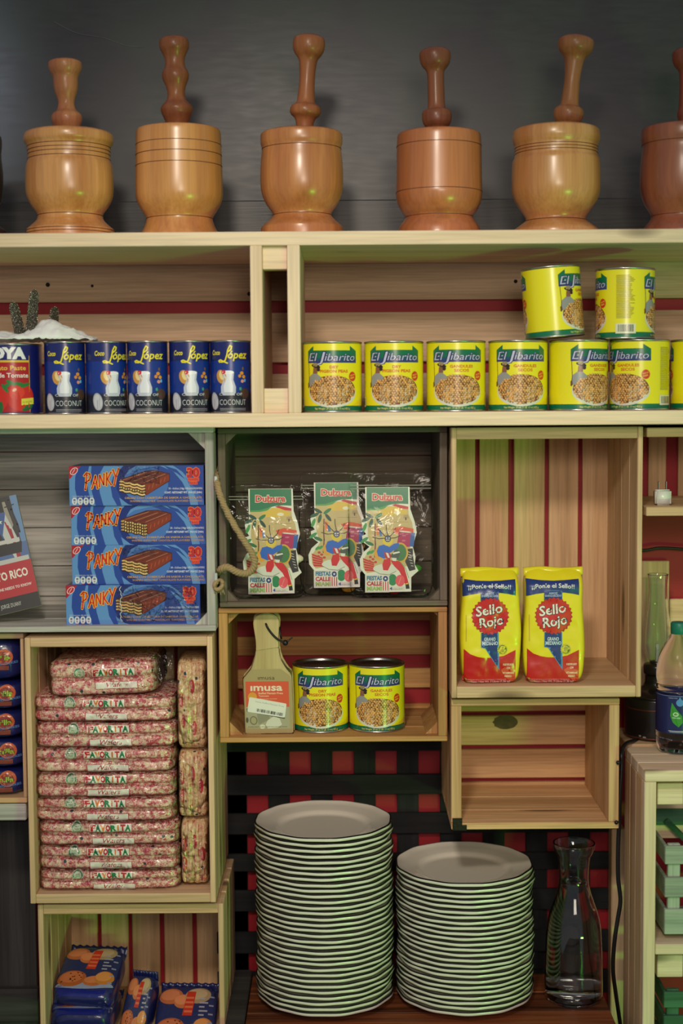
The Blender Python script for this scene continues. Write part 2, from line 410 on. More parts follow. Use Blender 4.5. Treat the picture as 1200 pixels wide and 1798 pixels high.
# ================================================================== CRATES
BOX = {}
def crate(name, label, px, Yf, Yb, mats, orient, te, ts, back, nside=3, blocks=None, top=True, bottom=True, left=True, right=True, sides_gap=0.010):
    """px = outer (left, right, top, bottom) pixels on the front plane Yf; back = pairs of pixel edges of the back slats on the plane Yb"""
    l, r, t, b_ = px; cxp, cyp = (l + r)/2, (t + b_)/2
    x0, x1 = X_(l, cyp, Yf), X_(r, cyp, Yf); z1, z0 = Z_(cxp, t, Yf), Z_(cxp, b_, Yf)
    c = thing(name, label, 'crate', ((x0+x1)/2, Yf, z0))
    def dslats(lo, hi):   # slats side by side in depth
        d = (hi - lo - sides_gap*(nside-1)) / nside
        return [(lo + i*(d+sides_gap), lo + i*(d+sides_gap) + d) for i in range(nside)]
    yb = Yb - ts
    if orient == 'V':
        if top: board('end_panel', x0+ts, x1-ts, Yf+.001, yb, z1-te, z1, mats['X'], c)
        if bottom: board('end_panel', x0+ts, x1-ts, Yf+.001, yb, z0, z0+te, mats['X'], c)
        for on, a, b2 in ((left, x0, x0+ts), (right, x1-ts, x1)):
            if on:
                for (ya, yc) in dslats(Yf, yb): board('side_slat', a, b2, ya, yc, z0, z1, mats['Z'], c)
        for (a, b2) in back:
            board('back_slat', max(X_(a, cyp, Yb), x0), min(X_(b2, cyp, Yb), x1), yb, Yb, z0, z1, (TANB if mats is PINE else mats)['Z'], c)
    else:
        if left: board('end_panel', x0, x0+te, Yf+.001, yb, z0+ts, z1-ts, mats['Z'], c)
        if right: board('end_panel', x1-te, x1, Yf+.001, yb, z0+ts, z1-ts, mats['Z'], c)
        for on, a, b2 in ((top, z1-ts, z1), (bottom, z0, z0+ts)):
            if on:
                for (ya, yc) in dslats(Yf, yb): board('side_slat', x0, x1, ya, yc, a, b2, mats['X'], c)
        for (a, b2) in back:
            board('back_slat', x0, x1, yb, Yb, max(Z_(cxp, b2, Yb), z0), min(Z_(cxp, a, Yb), z1), mats['X'], c)
    if blocks:      # triangular braces: (corner, leg, y0, y1)
        for (cn, leg, ya, yc) in blocks:
            ex = te if orient == 'H' else ts; ez = ts if orient == 'H' else te
            cx_ = x0+ex if 'L' in cn else x1-ex; cz_ = z1-ez if 'T' in cn else z0+ez
            sx = 1 if 'L' in cn else -1; sz = -1 if 'T' in cn else 1
            bm = bmesh.new(); prism(bm, [(cx_, cz_), (cx_+sx*leg, cz_), (cx_, cz_+sz*leg)], Yf+ya, Yf+yc)
            obj('corner_brace', bm, mats['Z'], c, world=True, bev=.0006)
    BOX[c.name] = (x0, x1, z0, z1)
    return c
YG = 0.05
gcl = crate('wooden_crate', 'weathered grey wooden crate with a rope handle holding stacked blue wafer boxes', (-150, 377, 751, 1110), YG, YB, GREY, 'H', 0.015, 0.010,
      [(745, 792), (793.5, 858), (859.5, 925), (926.5, 992), (993.5, 1045), (1046.5, 1085)], 3, [('TR', 0.03, .01, .24), ('BR', .022, .008, .03)], sides_gap=.003)
gcm = crate('wooden_crate', 'small dark grey wooden crate holding three clear zip bags with colourful cards', (384, 786, 751, 1065), 0.085, YB, DGREY, 'H', 0.013, 0.009,
      [(745, 800), (801.5, 862), (863.5, 925), (926.5, 985), (986.5, 1040), (1041, 1060)], 3, [('BL', .02, .01, .03), ('BR', .02, .01, .03), ('TL', .02, .01, .03)], sides_gap=.003)
abc = crate('wooden_crate', 'amber pine crate with red showing between its slats, holding the plantain press and two cans', (385, 786, 1067, 1303), 0.09, YB, AMBER, 'H', 0.016, 0.009,
      [(1060, 1089), (1116, 1149), (1173, 1207), (1235, 1300)], 3, [('TL', .022, .02, .18), ('BL', .024, .02, .18), ('TR', .010, .02, .18), ('BR', .022, .02, .18)], sides_gap=.004)
tpc = crate('wooden_crate', 'tall pale pine crate on end holding the two yellow rice bags', (793, 1128, 750, 1225), YG, YB, PINE, 'V', 0.020, 0.009,
      [(780, 834), (842, 892), (902, 955.5), (963, 1014), (1021.5, 1090)], 4, None, sides_gap=.004)
lpc = crate('wooden_crate', 'empty pine crate with a dark knot below the tall crate of rice bags', (793, 1088, 1227, 1456), 0.075, YB, WARM, 'H', 0.018, 0.012,
      [(1225, 1246), (1254, 1305), (1313, 1363), (1370.5, 1440)], 3, None, sides_gap=.004)
rtc = crate('wooden_crate', 'pine crate at the right edge with a white charger on its lower board', (1129, 1480, 750, 905), YG, YB, PINE, 'V', 0.016, 0.007,
      [(1138, 1169), (1190, 1236), (1250, 1300)], 3, None, left=False)
wfc = crate('wooden_crate', 'upright pine crate packed with clear bags of pink printed wafers', (48, 376, 1119, 1586), 0.045, YB, PINE, 'V', 0.0165, 0.0095,
      [(70, 125), (130, 190), (195, 250), (255, 310), (316, 368)], 4, None, sides_gap=.005)
btc = crate('wooden_crate', 'pine crate with red gaps at the bottom left holding dark blue cookie packs', (69, 394, 1588, 1850), 0.07, YB, PINE, 'V', 0.0175, 0.0095,
      [(95, 174), (181, 228), (235, 283), (291, 340), (348, 405)], 4, None, bottom=True, sides_gap=.005)
ckc = crate('wooden_crate', 'pine crate at the left edge stacked with dark blue cookie packs', (-260, 44, 1113, 1411), 0.075, YB, PINE, 'H', 0.006, 0.0095,
      [(1105, 1160), (1168, 1220), (1228, 1280), (1290, 1340), (1350, 1400)], 3, None, right=True, sides_gap=.004)
# knots and the charred bracket on the lower pine crate
KN = plain('dark_knot', (92, 72, 48), 0.7, var=0.35, bscale=60)
def disc(name, px, py, Y, rx, rz, mat, parent, n=22):
    c = P(px, py, Y); bm = bmesh.new()
    bm.faces.new([bm.verts.new((c.x + rx*math.cos(2*math.pi*i/n)*(1+.06*math.sin(3*i)), c.y, c.z + rz*math.sin(2*math.pi*i/n))) for i in range(n)])
    bmesh.ops.recalc_face_normals(bm, faces=bm.faces)
    for f in bm.faces:
        if f.normal.y > 0: f.normal_flip()
    return obj(name, bm, mat, parent, world=True)
disc('knot', 888, 1268, YB - 0.0126, .024, .014, KN, lpc)
disc('knot', 1040, 1337, YB - 0.0126, .010, .006, KN, lpc)
bm = bmesh.new(); a, b_ = P(795, 1437, .073), P(812, 1458, .073); bx(bm, a.x, b_.x, .0725, .0745, b_.z, a.z)
a, b_ = P(797, 1449, .073), P(820, 1458, .073); bx(bm, a.x, b_.x, .0722, .0743, b_.z, a.z)
obj('metal_bracket', bm, plain('blackened_bracket', (40, 34, 28), 0.5, 0.6, bump=.4), lpc, world=True)

# rope handle of the left grey crate
ROPE = plain('sisal_rope', (176, 150, 108), 0.85, bump=0.8, bscale=900, var=.2)
path = smoothpath([P(379, 822, .13), P(380, 840, .06), P(386, 868, .035), P(402, 905, .03), P(424, 942, .03), P(443, 972, .035), P(447, 992, .04), P(436, 1006, .045), P(418, 1005, .045), P(400, 996, .045), P(387, 1000, .055), P(380, 1008, .10)], 10)
bm = bmesh.new()
acc = 0; frames = []
for i, p in enumerate(path):
    t = (path[min(i+1, len(path)-1)] - path[max(i-1, 0)]).normalized(); s = t.cross(Vector((0, 1, 0))).normalized(); u = s.cross(t)
    if i: acc += (p - path[i-1]).length
    frames.append((p, s, u, acc))
for k in range(3):
    tube(bm, [p + (s*math.cos(a*400 + k*2.094) + u*math.sin(a*400 + k*2.094))*.0036 for (p, s, u, a) in frames], .0031, 7)
rope = obj('rope_handle', bm, ROPE, gcl, smooth=True, world=True)
bm = bmesh.new(); c = P(384, 1027, .05)
for k in range(3):
    tube(bm, [c + Vector((.007*math.sin(t*.5+k*2.1), .006*math.cos(t*.7+k), .008*math.cos(t*.45+k*2.1))) for t in range(0, 13)], .0034, 7)
for k in range(6):
    tube(bm, [c + Vector((-.004+k*.002, 0, -.004)), c + Vector((-.007+k*.0035, -.001, -.014-(k % 2)*.003))], .0012, 5)
obj('rope_knot', bm, ROPE, gcl, smooth=True, world=True)
GLINT = plain('bright_ring_glint', (225, 235, 225), 0.25, 0.7)  # bright blocks stand in for glints of the metal rings round the rope holes
for py in (843, 1013):
    a, b_ = P(376.5, py-7, .048), P(382, py+7, .048); bm = bmesh.new(); bx(bm, a.x, b_.x, .046, .056, b_.z, a.z)
    obj('ring_glint', bm, GLINT, gcl, world=True, bev=.0006)
# filler pieces left: grey board under the cookie crate and the dark grey boards beneath it
bm = bmesh.new(); bx(bm, -0.95, X_(46, 1426, .08), .08, .30, Z_(20, 1441, .08), Z_(20, 1411.5, .08))
tag(obj('grey_board', bm, GREY['X'], None, bev=.002, world=False, loc=(-0.72, .08, Z_(20, 1441, .08))), 'weathered grey board under the crate of dark blue cookie packs', 'board')
g = thing('plank_panel', 'dark charcoal plank panel filling the lower left corner beside the crates', 'panel', (-0.75, .31, 0.35))
for i in range(5):
    x1 = X_(62, 1600, .31) - i*0.088
    board('plank', x1-.086, x1, .31, .325, 0.02, Z_(20, 1442, .31), SOOT['Z'], g)
board('cross_board', -0.95, X_(66, 1760, .29), .292, .309, Z_(20, 1795, .29), Z_(20, 1738, .29), SOOT['X'], g)

# ================================================================== LATTICE BEHIND THE PLATES
lat = thing('lattice_screen', 'black wooden lattice over the red wall behind the stacked plates', 'lattice', (0.05, .34, .3))
colx = [435.6-75 + 74.9*i for i in range(0, 10)]   # left edges of red squares
xs0, xs1 = X_(380, 1500, .34), X_(1086, 1500, .34)
zl1 = Z_(600, 1296, .34); zl0 = 0.26
for i, x in enumerate(colx):
    a = X_(x + 37.5, 1500, .352); b_ = X_(x + 74.9, 1500, .352)
    if i == len(colx)-1: b_ = xs1
    if a < xs0: continue
    board('vertical_strip', a, min(b_, xs1), .3375, .346, zl0, zl1 if a < X_(785, 1400, .34) else Z_(900, 1452, .34), LATT['Z'], lat, .0008)
board('vertical_strip', xs0, X_(435.6, 1500, .352), .3375, .346, zl0, zl1, LATT['Z'], lat, .0008)
rows = [(1290, 1319), (1360.5, 1395), (1428, 1464), (1499, 1529), (1563, 1599), (1636, 1673), (1706, 1745)]
for (t, b_) in rows:
    board('horizontal_strip', xs0, xs1 if b_ > 1456 else X_(790, 1400, .33), .329, .3375, Z_(600, b_, .33), Z_(600, t, .33), LATT['X'], lat, .0008)

# ================================================================== BENCH under the plates
zBench = Z_(816, 1799, .075) ; 
be = thing('wooden_bench', 'dark burnt wood bench top carrying both plate stacks and the carafe', 'bench', (0.1, .2, 0))
xL = X_(438, 1760, .2)
for i, (ya, yc) in enumerate(((-.05, .038), (.04, .128), (.13, .218), (.22, .308))):
    board('bench_board', xL, 0.485, ya, yc, zBench - .022, zBench, BENCH, be)
board('bench_front', xL, 0.485, -.048, -.03, 0.02, zBench - .023, SOOT['X'], be)
bm = bmesh.new(); bx(bm, X_(400, 1770, .15), xL - .002, -.04, .335, 0.0, zBench + .002)
tag(obj('side_panel', bm, SOOT['X'], None, bev=.002, loc=(X_(418, 1770, .15), .15, 0)), 'dark grey board end between the bottom left crate and the plate bench', 'board')

# right-hand upright behind the cable
bm = bmesh.new(); bx(bm, X_(1074, 1600, .30), X_(1098, 1600, .30), .30, .335, 0.0, Z_(1085, 1456, .30))
tag(obj('wooden_post', bm, PINE['Z'], None, bev=.002, loc=(X_(1086, 1600, .30), .31, 0)), 'narrow pine upright behind the black cable beside the water carafe', 'post')

# ================================================================== STAND AT THE RIGHT
YS0, YS1 = .0, .181
st = thing('wooden_stand', 'pale wooden stand at the right edge carrying the oil lamp and the water bottle', 'stand', (0.62, .2, 0))
sx0 = X_(1133, 1365, YS0); sz1, sz0 = Z_(1133, 1353.5, YS0), Z_(1133, 1373, YS0)
for i in range(3):
    d = (YS1-YS0)/3
    board('top_board', sx0, .95, YS0+i*d, YS0+(i+1)*d-.0015, sz0, sz1, PALE['X'], st)
board('leg', sx0, sx0+.0205, YS0+.002, YS0+.022, 0.0, sz0-.0005, PALE['Z'], st)
for i in range(3):
    d = (YS1-YS0-.024)/3
    board('side_board', sx0, sx0+.014, YS0+.024+i*d, YS0+.024+(i+1)*d-.002, 0.0, sz0-.0005, PINE['Z'], st)
for (t, b_) in ((1375, 1413), (1677, 1716)):
    board('rail_block', X_(1155, t, YS0+.03), X_(1155, t, YS0+.03)+.045, YS0+.03, YS1-.01, Z_(1165, b_, YS0+.03), Z_(1165, t, YS0+.03), PALE['X'], st)
zS = Z_(1165, 1658, YS0+.005)
board('lower_shelf', sx0+.0215, .95, YS0+.004, YS1-.01, Z_(1165, 1676, YS0+.005), zS, PALE['X'], st)
board('back_board', sx0+.0215, .95, YS1-.008, YS1, Z_(1165, 1470, YS1), Z_(1165, 1385, YS1), PALE['X'], st)
def slatcrate(label, l, t, b_, Y, mt, rows_, x2=.93):
    x0 = X_(l, (t+b_)/2, Y); z0, z1 = Z_(l, b_, Y), Z_(l, t, Y)
    c = thing('slatted_basket', label, 'basket', (x0, Y, z0))
    for (a, q) in rows_:
        za, zb = Z_(l, q, Y), Z_(l, a, Y)
        board('front_slat', x0, x2, Y, Y+.006, za, zb, mt['X'], c)
        board('side_slat', x0, x0+.006, Y+.0065, Y+.13, za, zb, mt['X'], c)
    board('corner_post', x0+.0065, x0+.028, Y+.0065, Y+.016, z0, z1, mt['Z'], c)
    board('base_board', x0+.0065, x2, Y+.017, Y+.13, z0, z0+.006, mt['X'], c)
    return c
slatcrate('pale green slatted wooden basket on the stand shelf at the right edge', 1168, 1484, 1641, YS0+.02, SAGE, ((1486, 1518), (1541, 1576), (1597, 1641)))
slatcrate('dim green slatted basket low under the stand shelf', 1166, 1740, 1850, YS0+.02, GREENW, ((1742, 1770), (1784, 1815), (1828, 1850)))
gb = thing('green_slat', 'green painted slat with a diagonal brace above the pale green basket', 'slat', (.63, YS1-.03, Z_(1165, 1448, YS1-.03)))
a = X_(1152, 1432, YS1-.02)
board('rail', a, .95, YS1-.022, YS1-.014, Z_(1165, 1448, YS1-.02), Z_(1165, 1421, YS1-.02), GREENW['X'], gb)
p1, p2 = P(1170, 1440, YS1-.03), P(1204, 1474, YS1-.03)
bm = bmesh.new(); tube(bm, [p1, p2], .006, 4); obj('brace', bm, GREENW['X'], gb, world=True)

# boards behind the lamp
zLed = Z_(1150, 1303, .205)
bm = bmesh.new(); bx(bm, X_(1100, 1310, .20), .95, .19, .33, zLed-.02, zLed)
tag(obj('wall_ledge', bm, PINE['X'], None, bev=.0015, loc=(.7, .25, zLed-.02)), 'pine ledge behind the stand top with the oil lamp on it', 'ledge')
bm = bmesh.new(); bx(bm, X_(1100, 1090, .333), X_(1175, 1090, .333), .333, .343, zLed, Z_(1150, 985, .333))
tag(obj('pine_board', bm, PINE['Z'], None, bev=.0015, loc=(X_(1140, 1090, .333), .333, zLed)), 'upright pale board against the red wall directly behind the oil lamp', 'board')
bm = bmesh.new(); bx(bm, X_(1176.5, 1090, .336), .95, .336, .346, zLed, Z_(1185, 1052, .336))
tag(obj('pine_board', bm, PINE['X'], None, bev=.0015, loc=(.7, .336, zLed)), 'lower pale board against the red wall behind the water bottle', 'board')
BLK = plain('black_rubber', (16, 16, 18), 0.45)
bm = bmesh.new(); tube(bm, smoothpath([P(1090, 960, .33), P(1130, 966, .33), P(1160, 962, .33), P(1200, 964, .33), P(1260, 968, .33), P(1320, 962, .34)]), .0028, 8)
tag(obj('power_cord', bm, BLK, None, smooth=True), 'thin black cord running across the red wall above the oil lamp', 'cord')
# vertical cable with screws
cb = thing('black_cable', 'thick black cable hanging down beside the stand and the water carafe', 'cable', tuple(P(1090, 1760, .1)))
bm = bmesh.new()
tube(bm, smoothpath([P(1118, 1300, .22), P(1100, 1306, .16), P(1092, 1322, .12), P(1092, 1345, .115), P(1089, 1400, .11), P(1088, 1440, .11), P(1086, 1490, .11), P(1086, 1540, .11), P(1090, 1580, .11), P(1086, 1610, .11), P(1080, 1650, .11), P(1077, 1700, .12), P(1082, 1745, .14), P(1090, 1800, .16), P(1096, 1850, .18)]), .0038, 10)
obj('cord', bm, BLK, cb, smooth=True, world=True)
for (px, py) in ((1086, 1339), (1083, 1444)):
    bm = bmesh.new(); c = P(px, py, .072); bmesh.ops.create_uvsphere(bm, u_segments=10, v_segments=6, radius=.0038, matrix=Matrix.Translation(c)); obj('screw', bm, BLK, cb, smooth=True, world=True)

# ================================================================== MORTARS AND PESTLES
MW = []
for i, (l, d) in enumerate((((226, 164, 100), (192, 122, 62)), ((222, 158, 92), (186, 118, 58)), ((214, 146, 86), (172, 102, 54)), ((196, 122, 72), (150, 82, 44)), ((214, 156, 94), (180, 116, 64)), ((160, 92, 62), (120, 62, 44)), ((70, 46, 34), (50, 32, 24)))):
    MW.append(wood('turned_wood_%d' % i, l, d, 'Z', 0.34, 0.7, 0.0, band=0.16, var=0.0, coat=0.5, spec=0.5, bump=0.03))
PW = [wood('pestle_wood_%d' % i, l, d, 'Z', 0.42, 0.7, 0.0, band=0.2, var=0.0, coat=0.25, bump=0.03) for i, (l, d) in enumerate((((196, 128, 84), (168, 98, 60)), ((166, 100, 58), (134, 74, 42)), ((174, 106, 62), (142, 78, 46)), ((150, 88, 56), (118, 64, 42)), ((172, 112, 66), (140, 82, 48)), ((140, 70, 46), (110, 50, 34))))]
GRV = plain('dark_turned_groove', (96, 52, 26), 0.5)
def dense(prof, m=4):
    out = smoothpath([(r, 0, z) for r, z in prof], m); return [(max(p.x, .0005), p.z) for p in out]
def mortar(idx, cx, cy_base, sc, prof, grooves, ybot, label, mat, Yc=.095, hollow=True):
    """prof: (crop y, crop r); ybot: crop y of the base; sc crop px per photo px"""
    s = (Yc + 2.5)/F_PX/sc
    base = P(cx, cy_base, Yc); zb = zT1
    pf = [((r*s), (ybot - y)*s) for (y, r) in prof][::-1]
    body = dense(pf, 5); body[0] = (body[0][0], 0.0)
    ztop = body[-1][1]; rt = body[-1][0]
    m = thing('mortar', label, 'mortar', (base.x, Yc, zb), 'turned wooden mortars along the top of the shelf')
    inner = [(rt - .004, ztop + .0012), (rt - .012, ztop - .001), (rt - .015, ztop - .008), (rt*.80, ztop - .04), (rt*.62, ztop - .075), (rt*.35, ztop - .095), (.001, ztop - .102)]
    bm = bmesh.new(); lathe(bm, body + inner, 56)
    obj('bowl', bm, mat, m, smooth=True)
    for (gy, gr) in grooves:
        z = (ybot - gy)*s; r = gr*s
        rr = [q[0] for q in sorted(body, key=lambda q: abs(q[1]-z))[:1]][0]
        bm = bmesh.new(); lathe(bm, [(rr-.002, z-.0009), (rr+.0004, z-.0005), (rr+.0004, z+.0005), (rr-.002, z+.0009)], 56, close_top=False, close_bot=False)
        obj('turned_groove', bm, GRV, m, smooth=True)
    return m, zb + ztop
def pestle(top, bot, sc, prof, label, mat, Yc=.095, inside=.070):
    """prof along the pestle from head: (crop y, crop r); top/bot are photo pixels of the head and of where it enters the mortar"""
    s = (Yc + 2.5)/F_PX/sc
    a, b_ = P(top[0], top[1], Yc), P(bot[0], bot[1], Yc); ax = (a - b_); L = ax.length; ax.normalize()
    y0, y1 = prof[0][0], prof[-1][0]
    pf = [(r*s, (y1 - y)/(y1 - y0)*L) for (y, r) in prof][::-1]
    rb = pf[0][0]
    low = [(.002, -inside), (rb*.9, -inside+.004), (rb*1.35, -inside+.02), (rb*1.3, -inside+.04), (rb*1.0, -.015)]
    full = dense(low + pf, 4) + [(pf[-1][0]*.86, L+.0018), (pf[-1][0]*.3, L+.003)]
    p = tag(empty('pestle', b_), label, 'pestle', 'pestles standing in the mortars')
    q = Vector((0, 0, 1)).rotation_difference(ax)
    bm = bmesh.new(); lathe(bm, full, 32); bmesh.ops.transform(bm, matrix=q.to_matrix().to_4x4(), verts=bm.verts)
    obj('turned_shaft', bm, mat, p, smooth=True)
    return p
S1 = 1200/620.0; S2 = 2.0
mortar(0, 124, 408, S1, [(366,138),(374,147),(395,148),(408,141),(420,138),(455,137),(470,142),(490,145),(520,146.5),(555,146),(580,142),(605,130),(628,113),(640,109),(655,113),(672,130),(684,144),(690,146),(714,147)], [(415,140),(428,138),(440,138),(455,137),(640,109),(690,146),(700,146)], 716, 'light wooden mortar with several rim grooves, farthest left on the shelf', MW[0])
mortar(1, 316, 405, S1, [(351,132),(358,141),(400,143),(480,145),(560,146),(590,141),(615,128),(635,115),(646,111),(660,114),(680,122),(700,134),(712,138)], [(404,143),(438,144),(474,145),(646,111)], 710, 'straight-sided light wooden mortar with three ring grooves near the rim, tallest bowl', MW[1])
mortar(2, 531, 404, S1, [(361,128),(368,136),(395,137),(412,133),(430,134),(460,137),(500,139),(540,138),(570,132),(600,118),(622,102),(634,99),(645,106),(660,122),(672,135),(680,138),(706,138)], [(416,134),(634,99)], 707, 'rounded wooden mortar with one rim groove and a stepped foot, above the shelf dividers', MW[2])
mortar(3, 771.5, 402, S2, [(375,138),(382,144),(405,146),(440,147),(520,148),(570,149),(590,149),(615,143),(640,130),(655,118),(662,117),(675,126),(695,139),(715,144),(726,145)], [(420,146),(576,149),(660,117)], 726, 'reddish straight-sided wooden mortar with a band around its lower belly', MW[3])
mortar(4, 976.5, 402, S2, [(362,138),(370,148),(395,151),(412,147),(424,143),(455,143),(466,148),(480,151),(540,153),(580,151),(610,140),(640,120),(660,107),(674,105),(690,125),(705,145),(714,150),(726,151)], [(428,143),(438,143),(448,143),(676,106)], 726, 'tan wooden mortar with a thick lip and narrow waist above a spreading foot', MW[4])
mortar(5, 1201, 402, S2, [(358,138),(366,147),(395,149),(412,146),(430,144),(480,149),(540,151),(580,147),(615,136),(645,118),(660,112),(675,118),(700,138),(715,145),(726,146)], [(416,146),(660,112)], 724, 'dark reddish wooden mortar cut off by the right edge of the picture', MW[5])
mortar(6, -66, 410, S1, [(361,128),(368,136),(395,137),(430,134),(500,139),(570,132),(600,118),(634,99),(645,106),(660,125),(680,148),(706,152)], [], 707, 'very dark mortar of which only the foot shows at the left edge', MW[6])
pestle((114, 108), (118, 229), S1, [(128,50),(133,55),(150,55),(165,50),(182,42),(205,41),(230,38),(262,28),(280,28),(296,33),(308,46),(320,51),(335,50),(350,45),(366,40)], 'short pale pestle with a flat head standing in the far left mortar', PW[0])
pestle((305.5, 68), (312, 222), S1, [(55,42),(62,48),(85,49),(105,40),(125,33),(150,34),(165,42),(180,45),(195,42),(215,34),(240,29),(262,33),(280,48),(293,54),(310,50),(330,42),(352,36)], 'pestle with beaded knobs standing in the straight-sided mortar with three grooves', PW[1])
pestle((543.5, 65), (535, 227), S1, [(46,42),(55,52),(85,53),(105,45),(125,32),(160,27),(205,26),(250,29),(272,33),(284,48),(297,52),(312,49),(328,34),(362,27)], 'pestle with a dark round head leaning right in the rounded mortar above the dividers', PW[2])
pestle((764, 88), (768, 226), S2, [(97,45),(106,53),(125,54),(148,48),(170,32),(190,29),(240,29),(300,31),(308,45),(322,51),(345,50),(360,44),(372,36)], 'short slim pestle with a round head standing in the reddish mortar', PW[3])
pestle((1013, 67), (997, 219), S2, [(54,50),(64,61),(90,60),(108,50),(126,36),(150,31),(200,27),(250,29),(290,33),(302,46),(315,52),(335,50),(348,45),(360,38)], 'pestle with a wide flat head leaning right in the tan mortar with the thick lip', PW[4])
pestle((1209, 88), (1208, 226), S2, [(97,45),(106,53),(125,54),(148,48),(170,32),(190,29),(240,29),(290,31),(302,32),(322,36),(345,32),(372,30)], 'reddish pestle barely showing at the right edge of the picture', PW[5])

# ================================================================== PIGEON PEA CANS
YEL, GRN, DBL = (238, 226, 28), (8, 104, 74), (40, 60, 130)
def can_body(parent, r, h, rim=METAL):
    bm = bmesh.new()
    lathe(bm, [(r*.93, 0), (r+.0006, .0004), (r+.0012, .0016), (r+.0006, .003), (r-.0012, .0042), (r-.0006, .006), (r-.0006, h-.006), (r-.0012, h-.0042), (r+.0006, h-.003), (r+.0012, h-.0016), (r+.0006, h-.0003), (r-.0012, h), (r-.0025, h-.0012), (r-.0035, h-.005)], 56, close_top=False)
    obj('tin_wall', bm, rim, parent, smooth=True)
    bm = bmesh.new(); lathe(bm, [(r-.003, h-.0046), (r-.012, h-.0048), (r-.013, h-.0040), (r-.018, h-.0040), (r-.019, h-.0048), (.001, h-.0048)], 48, close_bot=False)
    obj('lid', bm, DMETAL, parent, smooth=True)
def pea_label():
    A = Art(); C = 320.0
    A.rect(-C/4-.2, 3*C/4+.2, 2.5, 116.5, YEL)
    A.rect(-C/4-.2, 3*C/4+.2, 2.5, 11.5, (10, 112, 78))
    rnd = random.Random(5)
    for k, (u0, lines) in enumerate(((0, ('GANDULES', 'SECOS')), (160, ('DRY', 'PIGEON PEAS')))):
        A.poly([(u0-47,84),(u0-47,104),(u0-34,112.5),(u0-34,105),(u0+32,105),(u0+32,112.5),(u0+46,104),(u0+46,84)], (10, 110, 76))
        A.poly([(u0-47,84),(u0-47,92),(u0+46,92),(u0+46,84)], (30, 80, 112))
        A.poly([(u0-47,84),(u0-47,87.5),(u0+46,87.5),(u0+46,84)], (46, 58, 130))
        A.text('El', u0-37, 87.5, 13.5, (196, 196, 228), w=15, bold=.0, outline=(.045, (34, 24, 84)), shear=.28)
        A.text('J', u0-20.5, 86.0, 16.5, (196, 196, 228), w=9, bold=.0, outline=(.045, (34, 24, 84)), shear=.28)
        A.text('ibarito', u0+14, 87.5, 12.5, (196, 196, 228), w=54, bold=.0, outline=(.045, (34, 24, 84)), shear=.28)
        # bowl
        A.ell(u0, 34, 45, 25.5, (216, 214, 200), n=32)
        A.ell(u0, 37.5, 43, 25, (112, 58, 22), n=32)
        pts = []
        for j in range(15):
            for i in range(18):
                x = -42 + i*5.0 + (j % 2)*2.5 + rnd.uniform(-.8, .8); y = 14 + j*3.6 + rnd.uniform(-.7, .7)
                if (x/42.0)**2 + ((y-38)/24.5)**2 < 1.0: pts.append((x, y, (j % 3)*4 + i % 4))
        L0 = A.L
        for (x, y, cl) in pts:
            A.L = L0 + 2*cl
            q = rnd.uniform(.70, 1.14); cr = rnd.uniform(0, math.pi)
            A.ell(u0+x, y, 2.7, 2.1, (min(255, int(206*q)), int(146*q), int(72*q)), cr, 8)
            A.ell(u0+x-.5, y+.7, 1.1, .8, (244, 208, 150), cr, 6)
        A.L = L0 + 24
        # man with a straw hat
        A.line([(u0-45, 84), (u0-44, 60), (u0-45, 42)], 1.0, (70, 56, 40))
        A.poly([(u0-47,45),(u0-44,60),(u0-36,66),(u0-27,66),(u0-18,59),(u0-22,55),(u0-32,52),(u0-40,44)], (150, 150, 150))
        A.poly([(u0-47,42),(u0-47,50),(u0-44,52),(u0-43,44)], (120, 74, 50))
        A.poly([(u0-35,66),(u0-34,76),(u0-26,76),(u0-26,66)], (140, 92, 66))
        A.ell(u0-29, 78.5, 9.0, 3.0, (44, 30, 22), -.25, 16); A.ell(u0-30, 81, 5, 3.5, (160, 140, 100), 0, 12)
        A.ell(u0-24, 73, 3.2, 3.4, (52, 34, 26), 0, 10)
        c = (214, 108, 28)
        if k == 0: A.text(lines[0], u0+6, 74.5, 4.6, c, w=40, bold=.03); A.text(lines[1], u0+6, 67.6, 4.6, c, w=25, bold=.03)
        else: A.text(lines[0], u0+3, 74.5, 4.6, c, w=14, bold=.03); A.text(lines[1], u0+3, 67.6, 4.6, c, w=48, bold=.03)
        A.ell(u0+37, 61, 7.2, 8, (206, 56, 28), 0, 20)
        A.text('HIGH IN', u0+37, 62, 2.6, (240, 200, 60), w=10, bold=.02, rot=.25); A.text('FIBER', u0+37, 57.5, 2.6, (240, 200, 60), w=9, bold=.02, rot=.25)
        A.text('Net Weight: 29 oz. (1 LB. 13 oz.) 822 g', u0, 5.2, 3.3, (232, 222, 120), w=62, bold=.01)
    # information column with bars
    u0 = 80
    for j in range(30):
        wd = rnd.uniform(.7, 1)*32
        A.rect(u0-16, u0-16+wd, 106 - j*2.45, 106.9 - j*2.45, (150, 140, 40)); A.L -= 1
    A.L += 1
    A.rect(u0-17, u0+17, 9, 26, (226, 224, 196))
    x = u0-13
    while x < u0+12:
        wd = rnd.choice((.4, .7, 1.1)); A.rect(x, x+wd, 12, 24, (60, 56, 50)); A.L -= 1; x += wd + rnd.choice((.4, .8))
    return A
R_, H_ = .0503, .1205
can0 = thing('food_can', 'x', 'can', (0, 0, 0)); can_body(can0, R_, H_)
pea_label().build('label', cylmap(R_), INKC, can0, cx=[-80 + 8*i for i in range(1, 40)], lift=.0002)
used = []
